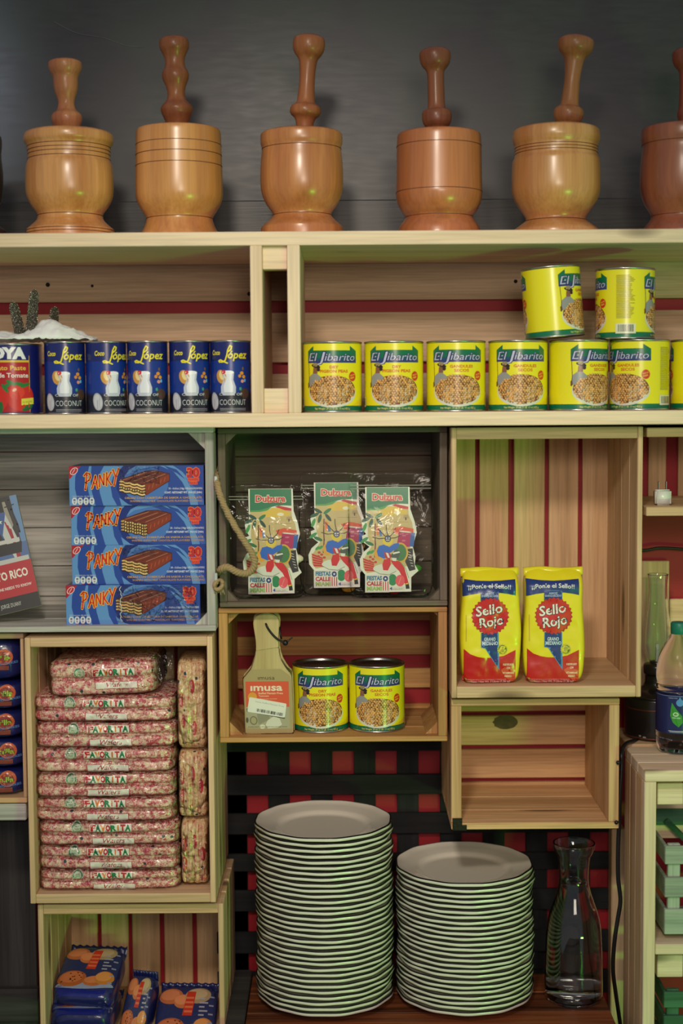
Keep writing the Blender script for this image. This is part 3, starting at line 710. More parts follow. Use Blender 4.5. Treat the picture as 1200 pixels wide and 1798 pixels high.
def place_can(px, bottom_z, yc, rotdeg, label, group, py=660, roll=None):
    x = X_(px, py, yc)
    rot = (0, 0, math.radians(rotdeg)) if roll is None else (Euler((0, 0, math.radians(rotdeg))).to_matrix().to_4x4() and (Matrix.Rotation(math.radians(roll), 4, 'Y') @ Matrix.Rotation(math.radians(rotdeg), 4, 'Z')).to_euler())
    if not used:
        used.append(1); can0.location = (x, yc, bottom_z); can0.rotation_euler = rot; can0['label'] = label; can0['group'] = group; return can0
    return copy_thing(can0, (x, yc, bottom_z), label, group, rot)
U = lambda u: -math.degrees(u/1000/R_)     # turn the can so that label position u faces front
GR = 'yellow pigeon pea cans on the long shelf'
YC = .062
place_can(584, zB1, YC, U(160), 'yellow can reading DRY PIGEON PEAS standing right beside the shelf divider', GR)
place_can(692, zB1, YC, U(160), 'yellow can reading DRY PIGEON PEAS, second from the shelf divider', GR)
place_can(801, zB1, YC, U(0), 'yellow can reading GANDULES SECOS right beside the cans reading DRY PIGEON PEAS', GR)
place_can(910, zB1, YC, U(0)+1, 'yellow can reading GANDULES SECOS, fourth from the shelf divider', GR)
place_can(1016, zB1, YC, U(-26), 'yellow can turned so the pea bowl sits on its right side, below the tilted can', GR)
place_can(1123, zB1, YC, U(36), 'yellow bottom row can with its pea bowl turned left and a barcode at right', GR)
place_can(1230, zB1, YC+.012, U(-44), 'plain yellow side of a can cut off by the right edge of the picture', GR)
zc2 = zB1 + H_ + .0006
place_can(975.5, zc2 + .004, YC+.004, U(-52), 'yellow can tilted to the left on top of the bottom row of cans', GR, py=530, roll=-4.5)
place_can(1098, zc2, YC+.004, U(88), 'upper yellow can showing its column of small print and a barcode, standing on the row', GR, py=530)
zAm = BOX[abc.name][2] + .009
GA = 'yellow pigeon pea cans in the amber crate'
place_can(563, zAm, .17, U(160)+2, 'yellow can reading DRY PIGEON PEAS beside the wooden press in the amber crate', GA, py=1230)
place_can(662, zAm, .17, U(0)+2, 'yellow can reading GANDULES SECOS in the amber crate', GA, py=1230)

# ================================================================== COCONUT CANS
def coco_label(r, h):
    A = Art(); C = 2*math.pi*r*1000; H = h*1000
    A.rect(-C/2, C/2, 3, H-3, (18, 52, 140))
    A.rect(-C/2, C/2, H*.72, H-3, (22, 34, 104))
    for i in range(8):
        A.rect(-C/2, C/2, 3, H*(.30 - i*.008), (18 + i, 50 - i*4, 132 - i*14))
    A.rect(-C/2, C/2, 3, H*.235, (26, 30, 48))
    A.text('Coco', -22, H*.80, 8, (238, 218, 44), w=17, bold=.03, shear=.1)
    A.line([(-13.5,H*.705),(-9,H*.70),(-4,H*.72),(-1,H*.79),(1,H*.87),(4.5,H*.925),(7.5,H*.91),(6,H*.87),(1,H*.84)], 2.3, (240, 222, 30))
    A.line([(-14,H*.70),(-15.5,H*.72),(-12,H*.73),(-6,H*.705),(0,H*.685)], 2.3, (240, 222, 30))
    A.text('ópez', 17, H*.75, 13, (240, 222, 30), w=34, bold=.02, shear=.2)
    # pineapple slice, cherry, glass
    A.ell(-11, H*.50, 9, 12, (206, 150, 70), .3, 18); A.ell(-10, H*.52, 5, 8, (238, 214, 150), .3, 14)
    A.poly([(-9,H*.555),(11,H*.555),(9.5,H*.46),(14,H*.36),(13.5,H*.28),(9,H*.245),(-7,H*.245),(-11.5,H*.28),(-12,H*.36),(-7,H*.46)], (190, 194, 216))
    A.poly([(-6,H*.55),(8,H*.55),(6,H*.46),(9.5,H*.37),(9,H*.29),(-6,H*.29),(-7,H*.37),(-3.5,H*.46)], (226, 228, 240))
    A.ell(1, H*.56, 10, 3.2, (238, 238, 246), 0, 16)
    A.ell(-7, H*.565, 3.6, 3.6, (214, 40, 44), 0, 12)
    for (x, y, rx, c) in ((25,.55,3.6,(230,150,40)),(29,.50,3.4,(230,160,40)),(21,.51,3,(226,140,50)),(26,.44,3.2,(226,150,140)),(31,.45,2,(120,190,230)),(22,.335,2.4,(60,150,130)),(27,.61,2,(120,90,60))):
        A.ell(x, H*y, rx, 3, c, 0, 10)
    A.ell(31, H*.27, 10, 9, (84, 60, 50), 0, 18); A.ell(-26, H*.17, 9, 15, (176, 178, 190), .15, 20); A.ell(-26, H*.17, 7, 12.5, (204, 206, 216), .15, 20)
    A.rect(-17, 36, 3, H*.235, (30, 32, 46))
    A.text('CREAM OF', 5, H*.245, 4.2, (198, 202, 214), w=40, bold=.01)
    A.text('COCONUT', 9, H*.115, 9.5, (216, 220, 228), w=47, bold=-.012)
    for j in range(2): A.rect(-14, 32, H*(.062 - .02*j), H*(.07 - .02*j), (150, 152, 160))
    A.rect(C/2-2, C/2, 3, H-3, (150, 160, 180))
    return A
rC, hC = .0345, .1235
cc0 = thing('food_can', 'x', 'can', (0, 0, 0)); can_body(cc0, rC, hC)
coco_label(rC, hC).build('label', cylmap(rC), INKC, cc0, cx=[-108 + 6*i for i in range(1, 36)], lift=.0002)
GC = 'blue cream of coconut cans on the long shelf'
for i, (px, rot, lb) in enumerate(((114.5, 6, 'blue cream of coconut can standing right beside the red tomato paste can'), (187, 26, 'blue coconut can turned right so the cut coconut shows, second from the tomato paste can'), (259.5, -4, 'middle one of the five blue cream of coconut cans'), (333.5, 8, 'fourth blue cream of coconut can from the tomato paste can'), (405, -4, 'blue cream of coconut can touching the shelf divider'))):
    x = X_(px, 660, .046)
    if i == 0:
        cc0.location = (x, .046, zB1); cc0.rotation_euler = (0, 0, math.radians(rot)); cc0['label'] = lb; cc0['group'] = GC
    else: copy_thing(cc0, (x, .046, zB1), lb, GC, (0, 0, math.radians(rot)))

# ================================================================== TOMATO CAN
gt = thing('food_can', 'large red and blue tomato paste can at the left edge under the white paper napkin', 'can', (X_(22, 660, .058), .058, zB1), rz=math.radians(2)); can_body(gt, R_, H_)
A = Art(); C = 320
A.rect(-C/2, C/2, 2.5, 118, (22, 28, 104)); A.rect(-62, 38, 2.5, 92, (176, 26, 30)); A.rect(-62, 38, 88.5, 92, (226, 186, 60))
A.text('GOYA', -7, 95.5, 17, (238, 238, 240), w=74, bold=.075)
A.rect(38, 39.2, 2.5, 100, (214, 170, 50))
A.text('Tomato Paste', -4, 75.5, 7.5, (236, 190, 80), w=72, bold=.02); A.text('Pasta de Tomate', -3, 63, 7.5, (236, 226, 220), w=78, bold=.02)
for (x, y, rr) in ((-24, 27, 25), (22, 30, 24)):
    A.ell(x, y, rr, rr*.98, (206, 40, 26), 0, 28); A.ell(x-6, y+7, rr*.55, rr*.45, (222, 62, 40), .3, 20); A.ell(x-10, y+12, 4, 2.5, (244, 190, 170), .5, 10)
for (x, y, rt) in ((0, 50, .6), (6, 54, -.5), (-4, 45, 2.2), (20, 52, -.2), (30, 50, .3)):
    A.ell(x, y, 9, 3.2, (40, 120, 50), rt, 12)
for x, rt in ((-12, 1.5), (34, .4)): A.ell(x, 12, 11, 4.5, (34, 104, 50), rt, 12)
A.poly([(23,16),(46,18),(46,29),(23,27)], (222, 214, 70)); A.text('ALL NATURAL', 34, 20.5, 2.8, (120, 120, 40), w=18, rot=.08)
A.rect(-C/2, C/2, 2.5, 4.5, (22, 28, 104))
A.build('label', cylmap(R_), INKC, gt, cx=[-160 + 8*i for i in range(1, 40)], lift=.0002)

# napkin and hammered metal handles on top of it
bm = bmesh.new(); nx, ny = 64, 30; grid = []
NL, NR = P(-70, 565, .06).x, P(168, 575, .06).x; zt = zB1 + H_ + .001
for j in range(ny+1):
    row = []
    for i in range(nx+1):
        u, v = i/nx, j/ny
        x = NL + (NR-NL)*u; y = .012 + .12*v - .0
        pxx = -70 + 238*u
        top = .020 + .012*math.sin(u*9.5 + 1.0) + .010*noise.noise(Vector((u*7, v*3, 2)))
        if pxx > 95: top *= max(0, 1 - ((pxx-95)/75)**1.6)*1.0
        crown = math.sin(math.pi*min(1, v*1.15))**.7 if v < .87 else 0
        cr = .0045*noise.noise(Vector((u*22, v*12, 5))) + .002*noise.noise(Vector((u*50, v*28, 1)))
        z = zt + .0022 + max(0, top*crown + cr + .004)
        taper = 1 - max(0, (u-.75)/.25)*.75
        y = .07 + (y-.07)*taper + .003*noise.noise(Vector((u*18, v*5, 9)))
        row.append(bm.verts.new((x, y, z)))
    grid.append(row)
for j in range(ny):
    for i in range(nx): bm.faces.new((grid[j][i], grid[j][i+1], grid[j+1][i+1], grid[j+1][i]))
nk = obj('paper_napkin', bm, plain('white_tissue', (236, 240, 238), 0.8, bump=.4, bscale=400), None, smooth=True, loc=(X_(60, 570, .06), .06, zt))
so = nk.modifiers.new('thickness', 'SOLIDIFY'); so.thickness = .0012; so.offset = 1
tag(nk, 'crumpled white paper napkin draped over the tops of the cans at the left', 'napkin')
HM = bpy.data.materials.new('hammered_steel'); HM.use_nodes = True; nt = HM.node_tree; b = nt.nodes['Principled BSDF']
b.inputs['Metallic'].default_value = 1; b.inputs['Roughness'].default_value = .3; b.inputs['Base Color'].default_value = (.36, .34, .29, 1)
mp = coords(nt, (1, 1, 1)); vo = N(nt, 'ShaderNodeTexVoronoi'); vo.inputs['Scale'].default_value = 380; nt.links.new(mp.outputs[0], vo.inputs[0])
bp = N(nt, 'ShaderNodeBump'); bp.inputs['Strength'].default_value = 1; bp.inputs['Distance'].default_value = .004; nt.links.new(vo.outputs['Distance'], bp.inputs['Height']); nt.links.new(bp.outputs[0], b.inputs['Normal'])
for (t, bt, y, r, lb) in (((22, 529), (36, 588), .075, .0088, 'short hammered metal handle leaning left out of the napkin'), ((61, 508), (54, 588), .07, .0092, 'tallest hammered metal handle sticking up from the napkin'), ((97, 538), (92, 588), .12, .0085, 'dim hammered metal handle behind the right part of the napkin')):
    a, b_ = P(t[0], t[1], y), P(bt[0], bt[1], y)
    bm = bmesh.new(); pth = [b_ + (a-b_)*k/14 for k in range(15)]
    tube(bm, pth, lambda q, r=r: r*(1.15-.25*q)*(math.sqrt(max(.02, 1-max(0, (q-.82)/.18)**2))), 16)
    bmesh.ops.scale(bm, vec=(1, .45, 1), verts=bm.verts, space=Matrix.Translation(-b_))
    tag(obj('utensil_handle', bm, HM, None, smooth=True, loc=b_), lb, 'utensil', 'hammered metal handles in the napkin')

# ================================================================== WAFER BAR BOXES
BW, BH, BD = P(358, 850, .075).x - P(121.5, 850, .075).x, .0, .115
BH = P(240, 886, .075).z - P(240, 955.6, .075).z
def panky():
    A = Art(); W, H = 238, 69
    A.rect(0, W, 0, H, (38, 72, 158))
    lb, db = (96, 146, 206), (24, 48, 128)
    def clip(pts): return [(min(max(x, 0.2), W-.2), min(max(y, .2), H-.2)) for x, y in pts]
    A.poly(clip([(0,0),(0,H),(17,H),(11,50),(10,30),(14,12),(22,0)]), lb)
    A.poly(clip([(36,H),(33,56),(32,40),(34,24),(40,0),(46,0),(40,24),(38,44),(40,H)]), lb)
    A.poly(clip([(98,H),(80,55),(73,35),(76,15),(84,0),(60,0),(54,22),(52,42),(56,58),(62,H)]), lb)
    A.poly(clip([(62,H),(56,58),(52,42),(54,22),(60,0),(52,0),(46,24),(44,46),(50,H)]), (38, 72, 158))
    A.poly([(96,H-.2),(89,60),(84,44),(84,28),(92,12),(104,.2),(150,.2),(120,6),(104,16),(96,30),(96,46),(104,60),(120,H-.2)], db)
    A.ell(135, 36, 40, 31, (70, 116, 190), 0, 30)
    A.poly([(120,H-.2),(106,62),(98,50),(112,60),(140,66),(165,H-.2)], lb)
    A.poly([(160,H-.2),(185,58),(200,40),(210,20),(214,.2),(228,.2),(224,20),(214,42),(200,58),(184,H-.2)], lb)
    A.poly([(168,H-.2),(190,62),(206,44),(190,56),(176,62)], (38, 72, 158))
    A.poly([(205,50),(222,30),(237.8,8),(237.8,.2),(230,.2),(222,16)], (60, 104, 184))
    A.poly([(88,14),(104,2),(112,.2),(92,.2)], lb)
    A.poly([(0,H-.2),(21,H-.2),(2,47),(0,47)], (176, 34, 44))
    A.ell(9, H-9, 8, 5.2, (232, 222, 226), .7, 18); A.ell(9, H-9, 6.8, 4.2, (196, 44, 54), .7, 18); A.line([(6,H-13),(11,H-5)], .9, (232,222,226))
    # hand-drawn letters
    def L(strokes, ox, oy, s=1.0):
        for wd, c in ((4.6, (240, 176, 40)), (2.3, (212, 44, 30))):
            for st in strokes: A.line([(ox+x*s*.84, oy+y*s) for x, y in st], wd, c)
    L([[(3,0),(5,12),(6,26)], [(1,24),(6,29),(13,27),(14,21),(11,16),(6,14)]], 26, 28)
    L([[(0,0),(4,10),(8,22),(10,11),(12,0)], [(3,8),(11,8)]], 40, 30)
    L([[(0,0),(1,20),(9,3),(10,22)]], 53.5, 33)
    L([[(0,0),(1,22)], [(10,23),(2,11),(10,1)]], 66, 35)
    L([[(1,25),(6,14)], [(13,27),(7,14),(3,-2)]], 77, 37)
    # wafer bar
    A.poly([(89,45),(134,60),(154,61),(178,55),(178,42),(137,18),(89,28)], (70, 28, 16))
    A.poly([(89,44),(136,58.5),(152,60),(177,54),(134,36)], (116, 48, 28))
    for k in range(5): A.line([(96+k*9, 44.5-k*1.2), (138+k*8, 57.5-k*.8)], .8, (190, 130, 100) if k % 2 == 0 else (78, 32, 20))
    A.poly([(134,37),(177,53.5),(177,43),(136,18)], (136, 54, 30))
    for k in range(5): A.line([(140+k*7, 27+k*3.6), (142+k*7, 36+k*3)], 1.4, (176, 84, 44))
    for k in range(4):
        y = 41.5 - k*5.0
        pts = [(90 + t*43/10, y - t*.85 + 1.1*math.sin(t*2.0)) for t in range(11)]
        A.line(pts, 2.8, (236, 200, 130) if k % 2 == 0 or k == 3 else (238, 186, 116))
        A.line([(x, yy-2.5) for x, yy in pts], 1.6, (64, 26, 16))
    # texts
    A.text('30', 219.5, 49, 15, (196, 40, 44), w=20, bold=.05, outline=(.05, (240, 120, 50)))
    A.rect(209.5, 230, 41.5, 47.5, (236, 92, 48)); A.text('WAFERS', 219.7, 42.6, 3.6, (190, 40, 50), w=18, bold=.03)
    A.rect(213, 227, 35.5, 41.5, (236, 92, 48)); A.text('BARS', 220, 36.6, 3.6, (190, 40, 50), w=12, bold=.03)
    A.text('30 - 0.63oz (18g) OBLEAS/WAFERS', 205.5, 27.5, 3.2, (206, 210, 226), w=60, bold=.02)
    A.text('CONT. NETO/NET WT. 19.0 OZ (540g)', 201.5, 20.5, 3.4, (222, 224, 236), w=66, bold=.03)
    A.text('OBLEAS CON COBERTURA DE SABOR A CHOCOLATE', 166, 11.5, 3.3, (214, 160, 72), w=136, bold=.02)
    A.text('WAFERS WITH MILK CHOCOLATE FLAVORED COATING', 171, 6, 3.1, (206, 150, 70), w=128, bold=.02)
    A.text('POR PORCION / PER SERVING', 24, 15.3, 2, (214, 218, 232), w=36)
    for k in range(4):
        x = 4.5 + k*10.2
        A.poly([(x,6),(x+2,2),(x+7,2),(x+9,6),(x+9,10),(x+7,14),(x+2,14),(x,10)], (222, 224, 230))
        A.rect(x+2.5, x+6.5, 8, 12, (120, 124, 150)); A.rect(x+3, x+6, 4, 6.5, (140, 144, 164))
        if k in (1, 2): A.rect(x+2, x+7, .6, 1.4, (190, 50, 60))
    return A
box0 = thing('wafer_box', 'x', 'box', (0, 0, 0))
BLU = plain('blue_carton', (30, 44, 104), 0.35, coat=.3)
bm = bmesh.new(); bx(bm, 0, BW, 0, BD, .0003, BH-.0004); obj('carton', bm, BLU, box0, bev=.0012, seg=2)
kx = BW/238*1000; kz = BH/69*1000
panky().build('printed_front', lambda u, v: Vector((u*kx, 0, v*kz)), INKG, box0, lift=.0002, step=.000006)
zg = BOX[gcl.name][2] + .010
def tornfilm(seed):
    pass
for i, (px, y, rz, lb) in enumerate(((116, .07, 0.4, 'bottom blue wafer box of the stack, shifted left with torn plastic on its front'), (126.5, .078, -.3, 'blue wafer box resting directly on the bottom one'), (125, .078, 0.2, 'blue wafer box directly under the topmost one'), (121.5, .074, 0.0, 'topmost blue wafer box of the stack in the grey crate'))):
    loc = (P(px, 1060 - i*70, y).x, y, zg + i*BH)
    if i == 0: box0.location = loc; box0['label'] = lb; box0['group'] = 'blue wafer boxes'; bcur = box0; box0.rotation_euler = (0, 0, math.radians(rz))
    else: bcur = copy_thing(box0, loc, lb, 'blue wafer boxes', (0, 0, math.radians(rz)))
    if i == 3: topbox = bcur
    if i == 1: b2nd = bcur
# clear shrink film crinkled over parts of the boxes
WFILM = film('shrink_film', 0.02, scale=70, strength=1.0, rough=.08)
def sheet(name, parent, x0, x1, z0, z1, amp, seed, jag=0.0, frost=False):
    bm = bmesh.new(); nx, nz = 30, 14; g = []
    for j in range(nz+1):
        row = []
        for i in range(nx+1):
            u, v = i/nx, j/nz
            xx = x0 + (x1-x0)*u + (jag*math.sin(v*23)*(1-u) if jag else 0)
            d = amp*(.6 + .8*abs(noise.noise(Vector((u*8, v*5, seed)))))
            row.append(bm.verts.new((xx, -.0006 - d, z0 + (z1-z0)*v)))
        g.append(row)
    for j in range(nz):
        for i in range(nx): bm.faces.new((g[j][i], g[j][i+1], g[j+1][i+1], g[j+1][i]))
    return obj(name, bm, WFILM, parent, smooth=True)
sheet('torn_plastic', box0, .090*kx, .232*kx, .004, BH*.99, .0012, 3, .0015)
sheet('torn_plastic', topbox, .088*kx, .160*kx, BH*.55, BH*.99, .0012, 8, .001)
sheet('torn_plastic', b2nd, .090*kx, .15*kx, BH*.74, BH*.99, .0012, 11, .001)
bm = bmesh.new(); tube(bm, [(.0975*kx + .0012*math.sin(k*1.9) + .0012*math.cos(k*.7), -.0014, BH*(.05+.9*k/24)) for k in range(25)], .0007, 5)
obj('torn_edge', bm, plain('white_torn_plastic', (206, 212, 220), .3), box0, smooth=True)

# ================================================================== BOOK
p00 = P(72, 1083, .085); zf = BOX[gcl.name][2] + .010
bk = thing('book', 'paperback with a flag cover and red band leaning inside the grey crate', 'book', (p00.x, .09, zf))
# cover coordinates: v up along the book's right edge, u negative to the left
tilt = math.radians(13.5); lean = math.radians(9)
ev = Vector((-math.sin(tilt), math.sin(lean)*math.cos(tilt), math.cos(tilt)*math.cos(lean))); ev.normalize()
eu = Vector((math.cos(math.radians(4)), 0.10, math.sin(math.radians(4)))); eu = (eu - ev*eu.dot(ev)).normalized()
en = eu.cross(ev); 
if en.y > 0: en = -en
bm = bmesh.new(); Wb, Hb, Tb = .135, .202, .013
O = Vector((0, 0, .0025))
vs = [bm.verts.new(O + eu*a + ev*b_ - en*c) for c in (0, Tb) for (a, b_) in ((-Wb, 0), (0, 0), (0, Hb), (-Wb, Hb))]
for f in ((0,1,2,3),(7,6,5,4),(0,4,5,1),(1,5,6,2),(2,6,7,3),(3,7,4,0)): bm.faces.new([vs[i] for i in f])
bmesh.ops.recalc_face_normals(bm, faces=bm.faces); zmin = min(v.co.z for v in bm.verts)
bmesh.ops.translate(bm, verts=bm.verts, vec=(0, 0, -zmin + .0004)); O = O + Vector((0, 0, -zmin+.0004))
obj('pages', bm, plain('page_block', (196, 190, 176), .8), bk, bev=.0005)
A = Art(); H = 202
A.rect(-135, 0, 0, H, (74, 100, 156))
A.rect(-135, -9, 118, H, (40, 38, 42)); A.poly([(-135,170),(-18,168),(-14,H),(-135,H)], (22, 22, 26))
A.poly([(-9,118),(0,118),(0,H),(-12,H)], (98, 132, 180)); A.poly([(-26,135),(-16,150),(-22,H-8),(-27,H-8)], (150, 140, 132))
A.line([(-15,196),(-14,178),(-9,150),(-8,136)], 3.5, (24, 22, 26)); A.line([(-24,184),(-8,186)], 2, (24, 22, 26))
A.poly([(-48,176),(-26,176),(-30,140),(-38,128),(-46,150)], (52, 84, 150)); A.star(-38, 160, 5, 2, 5, (200, 220, 200))
A.poly([(-26,172),(-20,150),(-12,118),(-20,92),(-26,92),(-34,118),(-38,136)], (190, 190, 190))
for k in range(3): A.poly([(-25+k*3.5-6,160-k*7),(-22+k*3.5-6,158-k*7),(-14-k*1.5,92),(-18-k*2,92)], (158, 26, 44))
A.rect(-135, -11, 120, 127, (196, 188, 190)); A.poly([(-135,100),(-12,100),(-8,119),(-135,119)], (24, 22, 26)); A.rect(-135, -2, 84, 93, (186, 184, 184))
A.rect(-135, 0, 26, 85, (176, 20, 36)); A.rect(-135, 0, 0, 26, (22, 20, 22))
A.text('PUERTO RICO', -12, 60, 12.5, (228, 222, 214), w=82, bold=.03, align='L') if False else A.text('PUERTO RICO', -53, 58, 14, (228, 222, 214), w=86, bold=.03)
A.text('WHAT EVERYONE NEEDS TO KNOW', -56, 40, 4.6, (222, 206, 204), w=96, bold=.03)
A.text('JORGE DUANY', -51, 9, 7, (196, 196, 196), w=36, bold=.0)
A.build('cover', lambda u, v: O + eu*u + ev*v, INK, bk, lift=.0003)

# ================================================================== PUFFED BAGS: rounded box with folds
class Puff:
    def __init__(s, a, b, c, n=6, amp=0.0, freq=30, seed=0.0, groove=0.0, gw=.12, yt=None, xt=None, ncol=0, colamp=0):
        s.a, s.b, s.c, s.n, s.amp, s.f, s.sd, s.g, s.gw, s.yt, s.xt, s.nc, s.ca = a, b, c, n, amp, freq, seed, groove, gw, yt, xt, ncol, colamp
    def fin(s, qx, qy, qz):
        th = s.yt(qz) if s.yt else 1.0
        wx = s.xt(qz) if s.xt else 1.0
        x, z = qx*s.a*wx, qz*s.c
        y = qy*s.b*th + s.amp*noise.noise(Vector((x*s.f, s.sd, z*s.f))) + .5*s.amp*noise.noise(Vector((x*s.f*2.7, s.sd+4, z*s.f*2.7)))
        if s.g: y += s.g*math.exp(-(qz/s.gw)**2)*max(0, -qy)
        if s.nc: y += s.ca*abs(math.sin(qx*s.nc*math.pi/2 + .2))*-1*max(0, -qy)
        return Vector((x, y, z))
    def pt(s, p):
        m = max(abs(v) for v in p)
        nn = sum(abs(v)**s.n for v in p)**(1/s.n)
        q = [v*m/nn for v in p]
        return s.fin(*q)
    def front(s, u, v):
        """u, v in metres from the centre of the front"""
        qz = max(-.999, min(.999, v/s.c)); wx = s.xt(qz) if s.xt else 1.0
        qx = max(-.999, min(.999, u/(s.a*wx)))
        r = max(.0, 1 - abs(qx)**s.n - abs(qz)**s.n)
        p = s.fin(qx, -(r**(1/s.n)), qz); return Vector((u, p.y, v))
    def bm(s, sx=24, sy=8, sz=12):
        bm = bmesh.new(); grid = {}
        def V(i, j, k):
            key = (i, j, k)
            if key not in grid: grid[key] = bm.verts.new(s.pt((-1+2*i/sx, -1+2*j/sy, -1+2*k/sz)))
            return grid[key]
        for i in range(sx):
            for k in range(sz):
                bm.faces.new((V(i,0,k), V(i+1,0,k), V(i+1,0,k+1), V(i,0,k+1))); bm.faces.new((V(i,sy,k+1), V(i+1,sy,k+1), V(i+1,sy,k), V(i,sy,k)))
        for i in range(sx):
            for j in range(sy):
                bm.faces.new((V(i,j,sz), V(i+1,j,sz), V(i+1,j+1,sz), V(i,j+1,sz))); bm.faces.new((V(i,j+1,0), V(i+1,j+1,0), V(i+1,j,0), V(i,j,0)))
        for j in range(sy):
            for k in range(sz):
                bm.faces.new((V(0,j,k+1), V(0,j+1,k+1), V(0,j+1,k), V(0,j,k))); bm.faces.new((V(sx,j,k), V(sx,j+1,k), V(sx,j+1,k+1), V(sx,j,k+1)))
        return bm

# ================================================================== RICE BAGS
def rice_art():
    A = Art(); NV = (34, 54, 122)
    T = lambda x, y: ((x-855)/4.72, (1017-y)/4.7 - 100)
    pl = lambda pts, c: A.poly([T(x, y) for x, y in pts], c)
    pl([(628,725),(680,768),(740,790),(800,800),(870,800),(960,785),(1055,738),(1055,1015),(628,1015)], (196, 34, 34))
    pl([(930,905),(965,880),(1055,910),(1055,1005),(1010,1000),(975,960)], (216, 92, 60))
    pl([(622,152),(740,166),(850,170),(940,166),(1055,157),(1055,285),(1000,272),(930,262),(855,258),(780,262),(700,272),(622,290)], NV)
    for s_ in (1, 2):
        pl([(765,250),(800,243),(880,243),(915,250),(915,330),(765,330)], (74, 122, 176) if s_ == 1 else NV) if s_ == 1 else pl([(769,254),(800,248),(880,248),(911,254),(911,326),(769,326)], NV)
    pl([(768,590),(915,590),(920,905),(800,720),(768,715)], (84, 140, 196)); pl([(773,590),(909,590),(909,880),(804,716),(773,708)], NV)
    cx, cy = T(845, 455)
    A.star(cx, cy, 33.5, 30.5, 27, (168, 22, 28)); A.star(cx, cy, 32.6, 29.6, 27, (206, 38, 38)); 
    x, y = T(838, 440); A.text('Sello', x, y, 17, (240, 234, 222), w=46, bold=.02, outline=(.035, (50, 30, 60)), rot=math.radians(9), shear=.1)
    x, y = T(858, 537); A.text('Rojo', x, y, 17, (240, 234, 222), w=42, bold=.02, outline=(.035, (50, 30, 60)), rot=math.radians(9), shear=.1)
    x, y = T(840, 222); A.text('¡¡Ponle el Sello!!', x, y-2.2, 7, (236, 234, 226), w=74, bold=.012, arc=2.2)
    x, y = T(840, 275); A.text('ARROZ', x, y, 3.2, (180, 200, 230), w=15, bold=.02)
    x, y = T(840, 295); A.text('ENRIQUECIDO', x, y, 3.2, (180, 200, 230), w=28, bold=.02)
    x, y = T(841, 660); A.text('GRANO', x, y, 6, (206, 220, 236), w=20, bold=.03, outline=(.03, (30, 40, 100)))
    x, y = T(843, 694); A.text('MEDIANO', x, y, 6, (206, 220, 236), w=27, bold=.03, outline=(.03, (30, 40, 100)))
    cx, cy = T(946, 732); A.star(cx, cy, 9.6, 8.3, 14, (200, 190, 40)); A.ell(cx, cy, 7.6, 7.6, (90, 120, 40)); A.ell(cx, cy, 6.2, 6.2, (230, 216, 60))
    for k, t in enumerate(('100%', 'ARROZ', 'FINO')): A.text(t, cx, cy+2-k*3, 2, (70, 90, 40), w=7, bold=.02)
    for k, (t, wd) in enumerate((('FORTIFICADO', 18), ('CON', 6), ('VITAMINAS', 20), ('HIERRO', 12))):
        x, y = T(995, 865 + k*28 + (14 if k > 1 else 0)); A.text(t, x, y, 3.4, (240, 220, 190), w=wd, bold=.03)
    x, y = T(815, 988); A.text('ENRIQUECIDO CON VITAMINAS Y MINERALES', x, y, 2.2, (236, 190, 180), w=70)
    x, y = T(825, 1007); A.text('Peso Neto / Net Wt. 3 Libras (1.36 kg)', x, y, 3.4, (240, 226, 220), w=80, bold=.02)
    A.rect(-44.5, -43.6, -25, 22, (196, 160, 60))
    return A
RB = []
YBAG = plain('yellow_bag_film', (238, 222, 40), .3, bump=.25, bscale=40, coat=.25)
def rice_bag(px, ptop, pbot, seed, label, skew):
    a = .0525; c = .1005; b = .033
    z0 = BOX[tpc.name][2] + .0205; yc = .105
    t = thing('rice_bag', label, 'bag', (P(px, 1180, yc-b).x, yc, z0), 'yellow rice bags')
    pf = Puff(a, b, c, 8, .0022, 28, seed, yt=lambda q: 1.0 if q < .72 else max(.12, 1 - ((q-.72)/.28)**1.3*.86), xt=lambda q: 1.0 - .03*math.sin((q+seed)*4) - .02*max(0, q))
    bm = pf.bm(26, 10, 44); bmesh.ops.translate(bm, verts=bm.verts, vec=(0, 0, c))
    obj('pouch', bm, YBAG, t, smooth=True)
    # folded seam at the top
    bm = bmesh.new(); n = 20
    for k in range(n):
        u0, u1 = -1+2*k/n, -1+2*(k+1)/n
        f = lambda u, h, y: (u*a*.985, y + .0016*math.sin(u*6+seed), 2*c + h + .0012*math.sin(u*4+seed*2))
        q = [bm.verts.new(f(u, h, y)) for (u, h, y) in ((u0,-.012,-.0085),(u1,-.012,-.0085),(u1,.0015,-.006),(u0,.0015,-.006),(u0,.0008,.010),(u1,.0008,.010))]
        bm.faces.new(q[:4]); bm.faces.new((q[3], q[2], q[5], q[4]))
    bmesh.ops.remove_doubles(bm, verts=bm.verts, dist=.0001)
    fs = obj('folded_seam', bm, YBAG, t, smooth=True); so = fs.modifiers.new('thickness', 'SOLIDIFY'); so.thickness = .0012
    rice_art().build('printed_front', lambda u, v: pf.front(u, v) + Vector((0, 0, c)), ink('printed_bag_film', .3, .5, .25, .18, 40) if not RB else RB[0].children[-1].data.materials[0], t, cx=[-50+4*i for i in range(26)], cy=[-100+5*i for i in range(41)], lift=.0009)
    A = Art()
    for k in range(26): A.rect(-11 , 11*random.Random(k).uniform(.5, 1), -50 + k*3.3, -49+k*3.3, (96, 92, 60))
    for sgn in (-1, 1):
        A.build('side_print', lambda u, v, sgn=sgn: Vector((sgn*(a*pf.xt((v-.0)/c) ), sgn*u*1.0, v + c)), INK, t, lift=.0006)
    t.rotation_euler = (0, 0, math.radians(skew)); RB.append(t); return t
rice_bag(862.5, 995, 1203, 1.3, 'left one of the two yellow rice bags, bulging and creased against the crate side', 1.5)
rice_bag(975, 990, 1200, 4.7, 'right one of the two yellow rice bags, standing straighter with a peaked top', -1.0)

